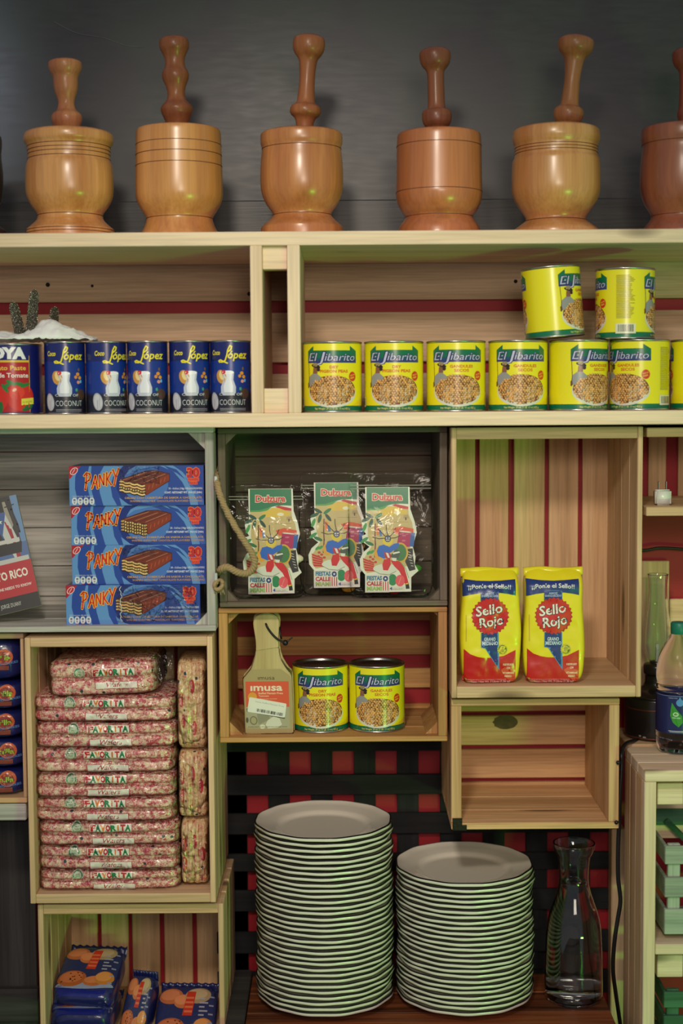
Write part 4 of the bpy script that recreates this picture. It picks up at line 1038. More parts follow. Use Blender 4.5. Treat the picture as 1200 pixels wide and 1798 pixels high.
# ================================================================== PLANTAIN PRESS
def press():
    S = (0.118 + 2.5)/F_PX
    yp = .118; o = P(472, 1293, yp); zf_ = BOX[abc.name][2] + .009
    t = thing('plantain_press', 'wooden plantain press with a black cord and orange label standing left of the two cans', 'press', (o.x, yp, zf_))
    Q = lambda x, y: ((x-447)/7.19*S, (1682-y)/7.19*S)
    fr = [(150,1680),(130,965),(235,842),(262,760),(285,680),(300,580),(297,480),(283,380),(268,290),(266,230),(285,180),(330,145),(390,127),(430,123),(480,128),(545,150),(585,190),(595,240),(588,330),(580,430),(583,540),(592,650),(620,740),(665,820),(700,870),(735,905),(748,960),(758,1300),(762,1672)]
    WP = wood('pale_beech', (206, 186, 134), (184, 160, 108), 'Z', .5, .8, 0, band=.15, var=0)
    bm = bmesh.new(); prism(bm, [Q(x, y) for x, y in fr], 0, .011); obj('front_paddle', bm, WP, t, bev=.0015, seg=2)
    bm = bmesh.new(); prism(bm, [(Q(x+(14 if x > 440 else -4), y-26 if y < 1600 else y)) for x, y in fr], .016, .026); obj('rear_paddle', bm, WP, t, bev=.0015, seg=2)
    M_ = lambda u, v: Vector((u, 0, v)); 
    A = Art(); T = lambda x, y: tuple(q*1000 for q in Q(x, y)); pl = lambda pts, c: A.poly([T(x, y) for x, y in pts], c)
    pl([(152,1664),(140,970),(240,846),(612,840),(722,925),(742,975),(752,1660)], (176, 158, 112))
    pl([(158,1000),(710,1000),(715,1330),(162,1330)], (222, 92, 60))
    pl([(162,1330),(715,1330),(722,1610),(168,1600)], (176, 168, 144))
    x, y = T(425, 978); A.text('ımusa', x, y, 7.5, (74, 52, 34), w=30, bold=.0)
    x, y = T(425, 1120); A.text('ımusa', x, y, 12.5, (238, 226, 206), w=56, bold=.025)
    x, y = T(478, 1165); A.text('Stuffed Plantain Press', x, y, 3.4, (244, 214, 180), w=44, bold=.02)
    x, y = T(390, 1198); A.text('Tostonera', x, y, 3, (244, 214, 180), w=18, bold=.02)
    x, y = T(450, 1232); A.text('Prensa para tostones', x, y, 2.2, (244, 214, 180), w=30)
    x, y = T(245, 1200); A.ell(x, y, 8, 8.5, (226, 160, 60))
    pl([(300,1420),(440,1400),(470,1490),(320,1560)], (150, 146, 124)); x, y = T(258, 1505); A.ell(x, y, 6.8, 8, (120, 112, 84), .2); A.ell(x, y, 5, 6.2, (176, 164, 130), .2)
    x, y = T(175, 1500); A.ell(x, y, 2.4, 5, (96, 90, 70))
    pl([(410,1560),(440,1500),(520,1450),(590,1480),(620,1560),(560,1600),(440,1610)], (218, 214, 200)); x, y = T(370, 1585); A.ell(x, y, 5, 4, (224, 218, 200))
    x, y = T(435, 1594); A.text('STUFFED PLANTAIN PRESS MADE WITH NATURAL WOOD', x, y, 1.6, (70, 64, 50), w=70, bold=.01)
    pl([(170,1352),(186,1342),(660,1474),(655,1484),(640,1482),(172,1388)], (60, 48, 40))
    pl([(205,1205),(225,1203),(672,1288),(680,1300),(658,1462),(640,1470),(185,1392),(178,1375)], (232, 230, 222))
    dx, dy = (T(672, 1300)[0]-T(205, 1212)[0], T(672, 1300)[1]-T(205, 1212)[1]); r = math.atan2(dy, dx)
    x, y = T(465, 1300); A.text('Imusa Stuffed Plantain Press', x, y, 2.4, (150, 150, 146), w=52, rot=r)
    rnd = random.Random(3); u = 0
    x0, y0 = T(300, 1352)
    while u < 47:
        wd = rnd.choice((.5, .9, 1.4)); A.line([(x0+u*math.cos(r), y0+u*math.sin(r)), (x0+u*math.cos(r)+4.6*math.sin(r), y0+u*math.sin(r)-4.6*math.cos(r))], wd, (50, 50, 50)); u += wd + rnd.choice((.5, .9, 1.6))
    A.build('paper_label', M_, INK, t, lift=.0003)
    bm = bmesh.new(); q = Q(430, 262)
    tube(bm, smoothpath([(q[0], .030, q[1]), (q[0], -.0015, q[1]), (Q(480, 350)[0], -.004, Q(480, 350)[1]), (Q(560, 440)[0], -.004, Q(560, 440)[1]), (Q(640, 490)[0], -.002, Q(640, 490)[1]), (Q(690, 490)[0], .0, Q(690, 490)[1]), (Q(730, 460)[0], 0, Q(730, 460)[1]), (Q(765, 436)[0], 0, Q(765, 436)[1])]), lambda k: .0019 if k < .8 else .0012, 8)
    k_ = Q(672, 505); bmesh.ops.create_uvsphere(bm, u_segments=12, v_segments=8, radius=.0052, matrix=Matrix.Translation((k_[0], 0, k_[1])))
    tube(bm, [(Q(620, 470)[0], .012, Q(620, 470)[1]), (Q(605, 400)[0], .014, Q(605, 400)[1]), (Q(598, 300)[0], .02, Q(598, 300)[1])], .0016, 6)
    obj('black_cord', bm, BLK, t, smooth=True)
    bm = bmesh.new(); prism(bm, [Q(x, y) for x, y in [(144,1684),(120,965),(228,830),(275,690),(290,600),(585,560),(615,720),(690,830),(752,890),(768,1678)]], -.0018, .030)
    obj('shrink_film', bm, BAGFILM, t)
press()

# ================================================================== CARDS IN CLEAR ZIP BAGS
def card_art():
    A = Art(); T = lambda x, y: ((x-285)/6.667, (1465-y)/6.667); pl = lambda pts, c: A.poly([T(x, y) for x, y in pts], c)
    ln = lambda pts, w_, c: A.line([T(x, y) for x, y in pts], w_, c)
    el = lambda x, y, rx, ry, c, r=0: A.ell(*T(x, y), rx/6.667, ry/6.667, c, r, 18)
    global CARD
    CARD = [(283,228),(806,228),(815,490),(865,640),(888,760),(840,930),(872,1050),(862,1140),(905,1215),(820,1290),(818,1460),(275,1467),(280,1262),(222,1190),(213,1080),(250,1000),(330,930),(250,870),(243,800),(290,780),(250,720),(238,650),(290,610),(287,560)]
    pl(CARD, (226, 222, 212))
    pl([(300,470),(788,470),(795,560),(835,650),(848,760),(808,930),(835,1050),(832,1150),(300,1240),(255,1180),(250,1090),(300,1010),(352,930),(310,800),(310,700),(302,600)], (200, 176, 122))
    pl([(300,232),(790,232),(790,430),(700,425),(610,430),(520,450),(420,478),(300,482)], (18, 116, 78))
    pl([(300,482),(420,478),(520,450),(560,445),(500,485),(420,500),(300,500)], (70, 150, 80))
    pl([(595,440),(640,428),(790,460),(790,490),(690,480)], (196, 36, 44))
    pl([(440,520),(560,452),(640,455),(780,510),(770,540),(640,560),(470,560)], (222, 184, 70)); el(660, 530, 40, 20, (236, 226, 200))
    # fort
    pl([(560,600),(590,600),(590,615),(620,615),(620,600),(650,600),(650,615),(690,615),(690,600),(800,610),(800,690),(560,700)], (200, 176, 124)); pl([(735,560),(790,555),(800,600),(730,600)], (176, 150, 100)); ln([(560,640),(790,640)], .4, (130, 100, 60)); pl([(752,585),(768,585),(768,620),(752,620)], (90, 70, 50))
    # palm
    for (x, y, rt, c) in ((330,560,-.5,(20,74,60)),(290,610,.4,(24,84,64)),(440,565,.6,(40,120,70)),(350,650,1.3,(30,90,60)),(275,700,1.2,(60,150,70)),(270,850,.6,(60,140,80)),(330,890,-.4,(40,110,70)),(450,640,-.9,(34,70,60))):
        el(x, y, 55, 20, c, rt)
    ln([(400,660),(395,800),(400,900),(390,1050)], 2.2, (120, 70, 50))
    pl([(410,680),(450,700),(440,800),(415,790)], (230, 120, 60)); pl([(440,720),(470,740),(480,800),(450,810)], (70, 120, 180))
    pl([(600,720),(700,690),(850,720),(850,780),(640,780)], (222, 84, 50)); pl([(700,760),(870,770),(850,930),(800,930)], (40, 90, 170)); pl([(680,740),(820,755),(800,935),(650,925)], (176, 30, 90)); ln([(690,748),(815,762)], 2.4, (226, 220, 210)); ln([(725,800),(750,800)], 3, (226, 120, 150)); ln([(720,860),(745,860)], 3, (226, 120, 150))
    # zebra dark patch, plate shape, fruit
    pl([(760,960),(840,950),(845,1060),(870,1200),(800,1220),(750,1110)], (40, 38, 40))
    for k in range(6): ln([(770+k*10, 985+k*34), (810+k*7, 1000+k*32)], 1.0, (214, 210, 200))
    for k in range(5): pl([(250+k*4,1060+k*32),(380,1110+k*22),(385,1130+k*22),(256+k*5,1085+k*32)], (200, 40, 48))
    el(520, 1190, 150, 60, (214, 214, 204)); ln([(380,1210),(450,1250),(560,1260),(640,1220)], .7, (60, 60, 60))
    for (x, y) in ((340,1050),(370,1075),(330,1095),(400,1110)): el(x, y, 18, 14, (196, 60, 50))
    for (x, y) in ((320,1000),(360,990)): el(x, y, 30, 16, (60, 150, 80), .7)
    # dancer in festival costume
    el(690, 1000, 95, 120, (214, 164, 50)); el(690, 1000, 75, 100, (60, 120, 70)); el(440, 1010, 55, 75, (222, 160, 50))
    pl([(440,920),(520,900),(560,935),(620,895),(680,885),(670,940),(590,990),(560,1010),(530,1060),(500,1070),(430,1040),(415,980)], (30, 100, 200))
    pl([(500,990),(560,1000),(600,1040),(560,1080),(510,1060)], (188, 40, 50)); pl([(520,1000),(550,1005),(570,1060),(545,1060)], (230, 220, 220))
    pl([(500,1080),(575,1070),(580,1140),(545,1210),(490,1205),(480,1140)], (206, 30, 40)); pl([(575,1090),(680,1100),(740,1180),(770,1290),(790,1370),(750,1380),(720,1300),(680,1220),(620,1160)], (206, 30, 40)); ln([(690,1110),(755,1190),(790,1300)], .8, (50, 140, 70))
    pl([(750,1370),(790,1360),(800,1425),(755,1428)], (24, 20, 22)); ln([(748,1372),(790,1362)], 2, (222, 190, 60))
    pl([(580,1030),(640,960),(700,990),(660,1080),(600,1100)], (70, 84, 76)); pl([(600,1000),(680,985),(690,1000),(610,1020)], (222, 222, 214)); pl([(590,1060),(650,1065),(640,1100),(600,1095)], (222, 222, 214))
    el(545, 860, 62, 60, (226, 196, 60)); el(547, 835, 40, 42, (70, 80, 110)); el(532, 828, 8, 7, (230, 230, 230)); el(562, 828, 8, 7, (230, 230, 230)); el(547, 852, 22, 9, (200, 200, 210)); el(547, 850, 10, 4, (150, 40, 60))
    for pts in ([(520,810),(470,760),(415,700)], [(545,790),(530,720),(528,660)], [(575,805),(620,760),(640,710)], [(510,830),(440,835),(370,815)], [(585,830),(640,825),(690,800)]): ln(pts, 1.3, (56, 44, 44))
    # balls, flag, words
    el(600, 1320, 52, 68, (30, 130, 80)); el(688, 1330, 55, 68, (226, 84, 96)); ln([(670,1370),(700,1290)], .8, (240, 150, 150))
    pl([(275,1262),(560,1262),(560,1467),(275,1467)], (212, 208, 200))
    el(516, 1305, 30, 32, (24, 50, 120)); A.star(*T(516, 1305), 2.6, 1.1, 5, (230, 230, 230))
    for k in range(5): pl([(486+k*13,1340),(497+k*13,1340),(497+k*13,1445),(486+k*13,1445)], (190, 40, 50) if k % 2 == 0 else (230, 226, 220))
    for t, y, c in (('FIESTAS', 1322, (40, 110, 150)), ('CALLE', 1385, (190, 34, 60)), ('MIAMI', 1444, (150, 176, 90))):
        x_, y_ = T(385, y); A.text(t, x_, y_, 7, c, w=26, bold=.05)
    pl([(565,1400),(740,1400),(740,1440),(565,1440)], (210, 206, 198)); x_, y_ = T(580, 1438); A.text('4', x_, y_, 5, (30, 60, 140), w=4, bold=.04); x_, y_ = T(655, 1436); A.text('octubre 2019', x_, y_, 2.6, (120, 80, 110), w=17)
    x_, y_ = T(545, 382); A.text('Dulzura', x_, y_, 11.5, (206, 44, 40), w=52, bold=.03, outline=(.055, (236, 226, 206)))
    x_, y_ = T(545, 382); ln([(520,395),(600,385),(690,400)], .9, (206, 44, 40))
    return A
YCd = .128
ca = card_art()
CANDY = [plain('candy_wrap_%d' % i, c, .25, coat=.4) for i, c in enumerate(((70, 140, 50), (210, 150, 50), (190, 40, 50), (230, 220, 190)))]
def zipbag(px, pyb, y, box, ry, label, k):
    zf_ = BOX[gcm.name][2] + .0095
    s = (y+2.5)/F_PX
    o = P(px, pyb, y)
    t = thing('candy_bag', label, 'bag', (o.x, y, zf_), 'clear zip bags with printed cards')
    A = ca; dz = max(o.z - zf_, .002)
    tl = 0.05
    fm = lambda u, v: Vector((u*s*1000*1.0, v*.06, v*s*1000 + dz))
    A.build('card_print', fm, INKG, t, lift=.0006)
    bm = bmesh.new(); T = lambda x, yy: ((x-285)/6667*s*1000, (1465-yy)/6667*s*1000)
    a = [bm.verts.new((T(x, yy)[0], T(x, yy)[1]*.06 + .0002, T(x, yy)[1] + dz)) for x, yy in CARD]; b2 = [bm.verts.new((v.co.x, v.co.y + .0009, v.co.z)) for v in a]
    tr = geometry.tessellate_polygon([[Vector(T(*q)+(0,)) for q in CARD]])
    for f in tr: bm.faces.new([a[i] for i in f]); bm.faces.new([b2[i] for i in f][::-1])
    for i in range(len(a)): bm.faces.new((a[i], b2[i], b2[(i+1) % len(a)], a[(i+1) % len(a)]))
    bmesh.ops.recalc_face_normals(bm, faces=bm.faces)
    obj('card', bm, plain('white_card', (214, 208, 196), .5) if k == 0 else bpy.data.materials['white_card'], t)
    l, r, tp, bt = box; x0, x1 = X_(l, 950, y), X_(r, 950, y); z1 = min(Z_(px, tp, y), BOX[gcm.name][3] - .012); z0 = zf_ + .0004
    hb = (z1 - z0)/2
    pf = Puff((x1-x0)/2, .019, hb, 12, .0022, 26, k*3.1, yt=lambda q: max(.06, 1 - max(0, (q-.0)/.7)*.94) if q < .7 else .06, xt=lambda q: 1 - .05*max(0, -q-.3) )
    bm = pf.bm(30, 6, 36); bmesh.ops.translate(bm, verts=bm.verts, vec=((x0+x1)/2 - o.x, .016 + (.004 if k == 1 else 0), hb + .0006))
    obj('clear_zip_bag', bm, BAGFILM, t, smooth=True)
    bm = bmesh.new()
    for h in (.86, .885): bx(bm, x0-o.x+.004, x1-o.x-.004, .012, .0135, z0-zf_+2*hb*h, z0-zf_+2*hb*h+.0012)
    obj('zip_seal', bm, plain('zip_seal_plastic', (150, 152, 140), .3) if k == 0 else bpy.data.materials['zip_seal_plastic'], t)
    rnd = random.Random(k+9)
    for j in range(6):
        cx_ = o.x + rnd.uniform(.015, .095); zz = zf_ + .012 + j*.019
        bm = bmesh.new(); bmesh.ops.create_uvsphere(bm, u_segments=14, v_segments=8, radius=.010); bmesh.ops.scale(bm, vec=(1.25, .6, .8), verts=bm.verts)
        for v in bm.verts: v.co += Vector((0, 0, .001*noise.noise(v.co*300)))
        tag(obj('wrapped_candy', bm, CANDY[(j+k) % 4], None, smooth=True, loc=None), 'small wrapped sweet showing behind the card in the %s zip bag' % ('left', 'middle', 'right')[k], 'candy', 'wrapped sweets in the %s zip bag' % ('left', 'middle', 'right')[k]).location = (cx_, y + .024 + (.001*j), zz)
    return t
zipbag(438, 1043, .120, (398, 537, 850, 1050), 0, 'left clear zip bag with a green topped festival card, behind the rope loop', 0)
zipbag(553, 1032, .150, (525, 668, 828, 1046), 0, 'middle clear zip bag with a festival card, set back and overlapped by the right one', 1)
zipbag(643, 1040, .118, (612, 762, 828, 1050), 0, 'right clear zip bag with a green topped festival card leaning on the back', 2)

# ================================================================== WAFER BAGS
def wafermat(name, vert=False):
    m, nt, b = newmat(name)
    mp = coords(nt, (1, 1, 1)); base = N(nt, 'ShaderNodeTexNoise'); base.inputs['Scale'].default_value = 130; base.inputs['Detail'].default_value = 3
    nt.links.new(mp.outputs[0], base.inputs[0])
    mp2 = coords(nt, (480, 60, 620) if not vert else (620, 60, 60)); n2 = N(nt, 'ShaderNodeTexNoise'); n2.inputs['Scale'].default_value = 1; n2.inputs['Detail'].default_value = 3; n2.inputs['Distortion'].default_value = .8
    nt.links.new(mp2.outputs[0], n2.inputs[0])
    ad = N(nt, 'ShaderNodeMath', operation='ADD'); nt.links.new(base.outputs[0], ad.inputs[0]); nt.links.new(n2.outputs[0], ad.inputs[1])
    c = ramp(nt, ad.outputs[0], [(.88/2+.0, lin((234, 210, 182))), (.97/2, lin((226, 178, 164))), (1.05/2, lin((208, 122, 124))), (1.15/2, lin((186, 60, 78)))] if not vert else [(.84/2, lin((232, 206, 166))), (1.0/2, lin((200, 160, 112))), (1.1/2, lin((214, 186, 140))), (1.2/2, lin((186, 80, 76)))]).outputs[0]
    # the ramp input spans 0..2
    hf = N(nt, 'ShaderNodeMath', operation='MULTIPLY'); hf.inputs[1].default_value = .5; nt.links.new(ad.outputs[0], hf.inputs[0])
    for l in list(nt.links):
        if l.to_node.type == 'VALTORGB' and l.from_node == ad: nt.links.remove(l)
    for n_ in nt.nodes:
        if n_.type == 'VALTORGB': nt.links.new(hf.outputs[0], n_.inputs[0])
    vo = N(nt, 'ShaderNodeTexVoronoi'); vo.inputs['Scale'].default_value = 42; nt.links.new(mp.outputs[0], vo.inputs[0])
    rk = N(nt, 'ShaderNodeMath', operation='LESS_THAN'); rk.inputs[1].default_value = .13; nt.links.new(vo.outputs['Distance'], rk.inputs[0])
    c = mixc(nt, rk.outputs[0], c, lin((40, 60, 70)))
    nt.links.new(c, b.inputs['Base Color']); b.inputs['Roughness'].default_value = .45; b.inputs['Coat Weight'].default_value = .6; b.inputs['Coat Roughness'].default_value = .12
    bp = N(nt, 'ShaderNodeBump'); bp.inputs['Strength'].default_value = .8; bp.inputs['Distance'].default_value = .004; nt.links.new(base.outputs[0], bp.inputs['Height'])
    nt.links.new(bp.outputs[0], b.inputs['Normal'])
    return m
WM, WMV = wafermat('printed_wafer_wrap'), wafermat('printed_wafer_wrap_upright', True)
def wafer_art(du=0):
    A = Art()
    cx = -55+du; cy = 10.5
    A.star(cx, cy, 11, 9.8, 18, (214, 210, 190)); A.ell(cx, cy, 9.2, 9.2, (60, 130, 96)); A.ell(cx, cy, 7.0, 7.0, (196, 206, 180)); 
    A.text('TRANS', cx, cy+1, 2.4, (60, 130, 96), w=9, bold=.02); A.text('FREE', cx, cy-3, 2.4, (60, 130, 96), w=7, bold=.02)
    x0, x1 = -33+du, 43+du
    A.rect(x0, x1, 3.5, 17.5, (196, 80, 90)); A.rect(x0+1, x1-1, 4.3, 16.7, (244, 240, 230))
    cols = ((206, 40, 44), (10, 120, 70), (236, 130, 30), (206, 30, 50), (30, 130, 80), (226, 120, 40), (206, 50, 50), (30, 130, 80))
    for i, ch in enumerate('FAVORITA'): A.text(ch, x0 + 7.5 + i*8.7, 5.8, 9.4, cols[i], w=7.6 if ch != 'I' else 1.7, bold=.06 if ch != 'I' else .02)
    A.rect(x0+5, x1+4, -19.5, -7, (196, 80, 90)); A.rect(x0+6, x1+3, -18.7, -7.8, (240, 236, 226)); A.text('Wafers', x0+42, -16.4, 8, (176, 40, 56), w=40, shear=.3, bold=.01)
    return A
wfb = []
BX = BOX[wfc.name]
ys = [1568, 1524.5, 1482, 1440, 1397.5, 1354.5, 1311, 1266, 1220, 1150]
zfl = BX[2] + .0168
zs = [zfl] + [P(190, y, .075).z for y in ys[1:]]
ordn = ['bottom', 'second', 'third', 'fourth', 'fifth', 'sixth', 'seventh', 'eighth']
offx = [2, 4, 2, -2, -3, -4, 0, -1]
for i in range(9):
    h = zs[i+1]-zs[i]; c = h/2*.985
    top = (i == 8)
    l, r = (90, 278) if top else (61+offx[i]*.6, 311+offx[i]*.9)
    yc = .155; x0, x1 = X_(l, 1360, .075), X_(r, 1360, .075)
    if top: c = .031
    lab = ('topmost clear bag of pink printed wafers, shorter and tilted on the others' if top else 'clear bag of pink printed wafers, %s from the floor of its crate' % ordn[i]) if i else 'bottom clear bag of pink printed wafers resting on the floor of its crate'
    t = thing('wafer_bag', lab, 'bag', ((x0+x1)/2, yc, zs[i] + .0002), 'clear bags of wafers in the upright crate')
    pf = Puff((x1-x0)/2, .088, c, 10, .0040, 34, i*2.3, groove=.008, gw=.14)
    bm = pf.bm(96, 8, 30); bmesh.ops.translate(bm, verts=bm.verts, vec=(0, 0, c)); obj('wafer_packs', bm, WM, t, smooth=True)
    sc_ = c/.0215
    wafer_art((-2 if not top else 18) + random.Random(i).uniform(-3, 3)).build('printed_label', lambda u, v, pf=pf, c=c, s_=sc_: pf.front(u, v*min(s_, 1.0)) + Vector((0, 0, c)), INKG, t, cx=[-99+2.6*k for k in range(70)], cy=[-20+1.6*k for k in range(26)], lift=.0014)
    pf2 = Puff((x1-x0)/2+.004, .092, c-.0002, 8, .0030, 55, i*5.3+1, groove=.004, gw=.2)
    bm = pf2.bm(60, 6, 16); bmesh.ops.translate(bm, verts=bm.verts, vec=(0, -.0045, c))
    obj('clear_wrapper', bm, FILM, t, smooth=True)
    t.rotation_euler = (0, math.radians(-2), 0) if top else (0, 0, math.radians((1.2, -.8, .5, -1.1, .9, -.4, 1.0, -.9)[i]))
for i, (t_, b_) in enumerate(((1440, 1571), (1320, 1440), (1158, 1320))):
    x0, x1 = X_(311+ (3 if i == 0 else 0), 1360, .08), X_(364, 1360, .08)
    z0 = zfl if i == 0 else zprev; z1 = Z_(336, t_, .08); zprev = z1 + .0006; c = (z1-z0)/2
    t = thing('wafer_bag', ('lowest', 'middle', 'highest')[i] + ' of the three narrow wafer bags standing on end beside the stack', 'bag', ((x0+x1)/2, .15, z0 + .0002), 'narrow wafer bags on end')
    pf = Puff((x1-x0)/2, .068, c, 7, .002, 40, i*3+.5, ncol=4, colamp=.004)
    bm = pf.bm(32, 6, 26); bmesh.ops.translate(bm, verts=bm.verts, vec=(0, 0, c)); obj('wafer_packs', bm, WMV, t, smooth=True)
    A = Art()
    for (u, v) in ((-17, -18), (-17, 16), (2, 22), (16, 0)) if i != 2 else ((-17, 10), (-14, -28), (3, 34), (6, -40)):
        A.ell(u, v, 3.6, 13, (190, 50, 60), 0, 16); A.text('FAVORITA', u, v, 3.2, (226, 200, 180), w=18, rot=math.pi/2, bold=.03)
    A.build('printed_label', lambda u, v, pf=pf, c=c: pf.front(u, v) + Vector((0, 0, c)), INKG, t, cx=[-20+3*k for k in range(14)], cy=[-60+6*k for k in range(21)], lift=.0012)
    pf2 = Puff((x1-x0)/2+.001, .072, c-.0003, 5, .006, 60, i*7+2)
    bm = pf2.bm(24, 6, 30); bmesh.ops.translate(bm, verts=bm.verts, vec=(0, -.003, c)); obj('clear_wrapper', bm, FILM, t, smooth=True)
# loose ends of film above the top bag
for (pts, nm, lb) in (([(255, 1160), (275, 1150), (292, 1155), (300, 1175), (286, 1190), (270, 1200)], 'top', ''),):
    bm = bmesh.new(); g = []
    for j in range(9):
        row = []
        for i in range(15):
            p = P(258 + i*3.4, 1152 + j*7 + 3*math.sin(i*.9), .085); p.y += .012*noise.noise(Vector((i*.35, j*.5, 3)))
            row.append(bm.verts.new(p))
        g.append(row)
    for j in range(8):
        for i in range(14): bm.faces.new((g[j][i], g[j][i+1], g[j+1][i+1], g[j+1][i]))
    topbag = [o for o in bpy.data.objects if o.name.startswith('wafer_bag') and 'topmost' in o.get('label', '')][0]
    obj('film_tail', bm, FILM, topbag, smooth=True, world=True)

# ================================================================== COOKIE PACKS
NAVY = plain('navy_wrapper', (26, 32, 92), .3, bump=.5, bscale=60, coat=.4)
BX = BOX[ckc.name]; ys = [1399, 1350, 1298.5, 1248, 1197, 1122]
for i in range(5):
    z0 = BX[2]+.0097 if i == 0 else P(20, ys[i], .085).z; z1 = P(20, ys[i+1], .085).z
    c = (z1-z0)/2*.98; x1 = X_(37 + (1, 3, 0, 3, 0)[i], 1260, .09); x0 = x1 - .19
    t = thing('cookie_pack', ('bottom', 'second from bottom', 'middle', 'second from top', 'topmost')[i] + ' dark blue vanilla cookie pack of the stack at the left edge', 'pack', ((x0+x1)/2, .15, z0+.0002), 'dark blue cookie packs at the left edge')
    pf = Puff((x1-x0)/2, .065, c, 6, .002, 40, i+.3)
    bm = pf.bm(30, 6, 14); bmesh.ops.translate(bm, verts=bm.verts, vec=(0, 0, c)); obj('wrapper', bm, NAVY, t, smooth=True)
    A = Art(); u0 = 58
    A.ell(u0+10, 6, 15, 14, (206, 100, 60), 0, 24); A.ell(u0-18, 3, 16, 13, (190, 84, 50), 0, 24); A.ell(u0+9, 5, 12, 11, (150, 60, 50), 0, 24)
    A.text('Vainilla', u0-2, 1, 9, (170, 186, 70), w=44, bold=.04, outline=(.04, (50, 60, 50))); A.rect(u0-10, u0+18, -17, -9, (140, 70, 60)); A.text('SANDWICH COOKIES', u0+6, -8, 4, (90, 130, 190), w=52, bold=.03, rot=.12)
    A.build('printed_front', lambda u, v, pf=pf, c=c: pf.front(u, v*min(1, c/.0235)) + Vector((0, 0, c)), INKF, t, cx=[10+5*k for k in range(18)], cy=[-20+5*k for k in range(9)], lift=.0008)
# packs in the bottom left crate
BX = BOX[btc.name]; zf0 = BX[2] + .018
def cookie_art():
    A = Art()
    A.rect(-54, 54, -60, 60, (44, 52, 100)); A.poly([(-54,-60),(54,-60),(54,-42),(20,-48),(-54,-38)], (24, 36, 130))
    A.ell(0, -36, 54, 9, (150, 160, 190), .04, 26)
    for (x, y, rx, ry, c) in ((-26,-22,27,19,(186,96,52)),(16,-26,20,12,(196,110,60)),(34,-18,18,16,(206,130,60)),(-30,40,22,16,(196,110,66)),(-8,30,16,14,(206,120,70)),(20,42,24,16,(176,150,110))):
        A.ell(x, y, rx, ry, c, .1, 22); A.ell(x-2, y+3, rx*.8, ry*.7, tuple(min(255, v+24) for v in c), .1, 18)
    rnd = random.Random(2)
    for k in range(14): A.ell(-26+rnd.uniform(-19, 19), -20+rnd.uniform(-12, 12), 1.8, 1.3, (96, 42, 30), 0, 7)
    A.poly([(-6,2),(12,2),(16,50),(0,50)], (206, 60, 40)); 
    for k in range(4): A.rect(-3+k*.4, 12+k*.4, 8+k*9, 12+k*9, (230, 120, 80))
    for k in range(5): A.rect(24, 26+6*(k % 2)+8, 2+k*8, 5+k*8, (170, 170, 180)); A.rect(42, 50, -30+k*17, -27+k*17, (150, 150, 170))
    return A
ck = cookie_art(); ckfirst = []
def flatpack(loc, rot, label, sx=1.0):
    if not ckfirst:
        t = thing('cookie_pack', label, 'pack', loc, 'dark blue cookie packs in the bottom left crate')
        pf = Puff(.057, .064, .024, 5, .0012, 40, 2)
        bm = pf.bm(20, 20, 10); obj('wrapper', bm, NAVY, t, smooth=True)
        def topmap(u, v):
            qx, qy = max(-.99, min(.99, u/.057)), max(-.99, min(.99, v/.064)); r = max(0.0, 1-abs(qx)**5-abs(qy)**5)
            return Vector((u, v, .024*r**.2))
        ck.build('printed_top', topmap, INKF, t, cx=[-54+6*k for k in range(19)], cy=[-60+6*k for k in range(21)], lift=.0009)
        for s_ in (-1, 1):
            bm = bmesh.new(); g = []
            for j in range(4):
                g.append([bm.verts.new((-.054+.108*i/30, s_*(.060+.0045*j), .0015*math.sin(i*1.7)*j/2 + .004*j*(1 if s_ > 0 else -.5))) for i in range(31)])
            for j in range(3):
                for i in range(30): bm.faces.new((g[j][i], g[j][i+1], g[j+1][i+1], g[j+1][i]))
            o = obj('crimped_end', bm, NAVY, t, smooth=True); so = o.modifiers.new('thickness', 'SOLIDIFY'); so.thickness = .001
        ckfirst.append(t); t.rotation_euler = rot; t.scale = (sx, 1, 1); return t
    c = copy_thing(ckfirst[0], loc, label, None, rot); c.scale = (sx, 1, 1); return c
D = math.radians
pA = P(158, 1722, .17)
flatpack((pA.x, .175, pA.z + .000), (D(24), 0, D(-7)), 'left cookie pack propped highest in the bottom left crate, cookie picture facing up')
flatpack((P(155, 1800, .16).x, .155, zf0 + .0255), (0, 0, D(-3)), 'dark blue cookie pack lying flat beneath the propped left one in the bottom left crate')
pB = P(245, 1772, .17)
flatpack((pB.x, .165, pB.z - .004), (D(52), D(0), D(-14)), 'narrow cookie pack wedged in the middle between two others in the bottom left crate', .46)
pC = P(328, 1785, .17)
flatpack((pC.x, .165, pC.z - .010), (D(40), D(0), D(-3)), 'right cookie pack leaning back against the crate slats in the bottom left crate')

# ================================================================== PLATES
PORC = plain('white_porcelain', (236, 230, 216), .22, coat=.5)
RIMB = plain('black_rim_band', (20, 18, 18), .4)
plate0 = thing('dinner_plate', 'x', 'plate', (0, 0, 0))
wob = lambda a, k: (.008*math.cos(a*12 + .3) if 6 <= k <= 14 else 0)
prof = [(.001,.0032),(.068,.0032),(.070,.0),(.076,.0),(.078,.003),(.094,.0088),(.116,.0150),(.1245,.0160),(.1270,.0163),(.1280,.0178),(.1279,.0210),(.1274,.0226),(.1262,.0232),(.1246,.0226),(.1225,.0208),(.110,.0178),(.094,.0140),(.0885,.0125),(.0845,.0090),(.080,.0068),(.074,.0062),(.001,.0060)]
sc = .1270/.1277
bm = bmesh.new(); lathe(bm, [(r*sc, z) for r, z in prof], 120, wob=wob)
obj('plate_body', bm, PORC, plate0, smooth=True)
bm = bmesh.new(); lathe(bm, [(.1282*sc, .0217), (.1280*sc, .0225), (.1268*sc, .0235), (.1252*sc, .0233)], 120, wob=lambda a, k: .008*math.cos(a*12+.3), close_top=False, close_bot=False)
obj('rim_line', bm, RIMB, plate0, smooth=True)
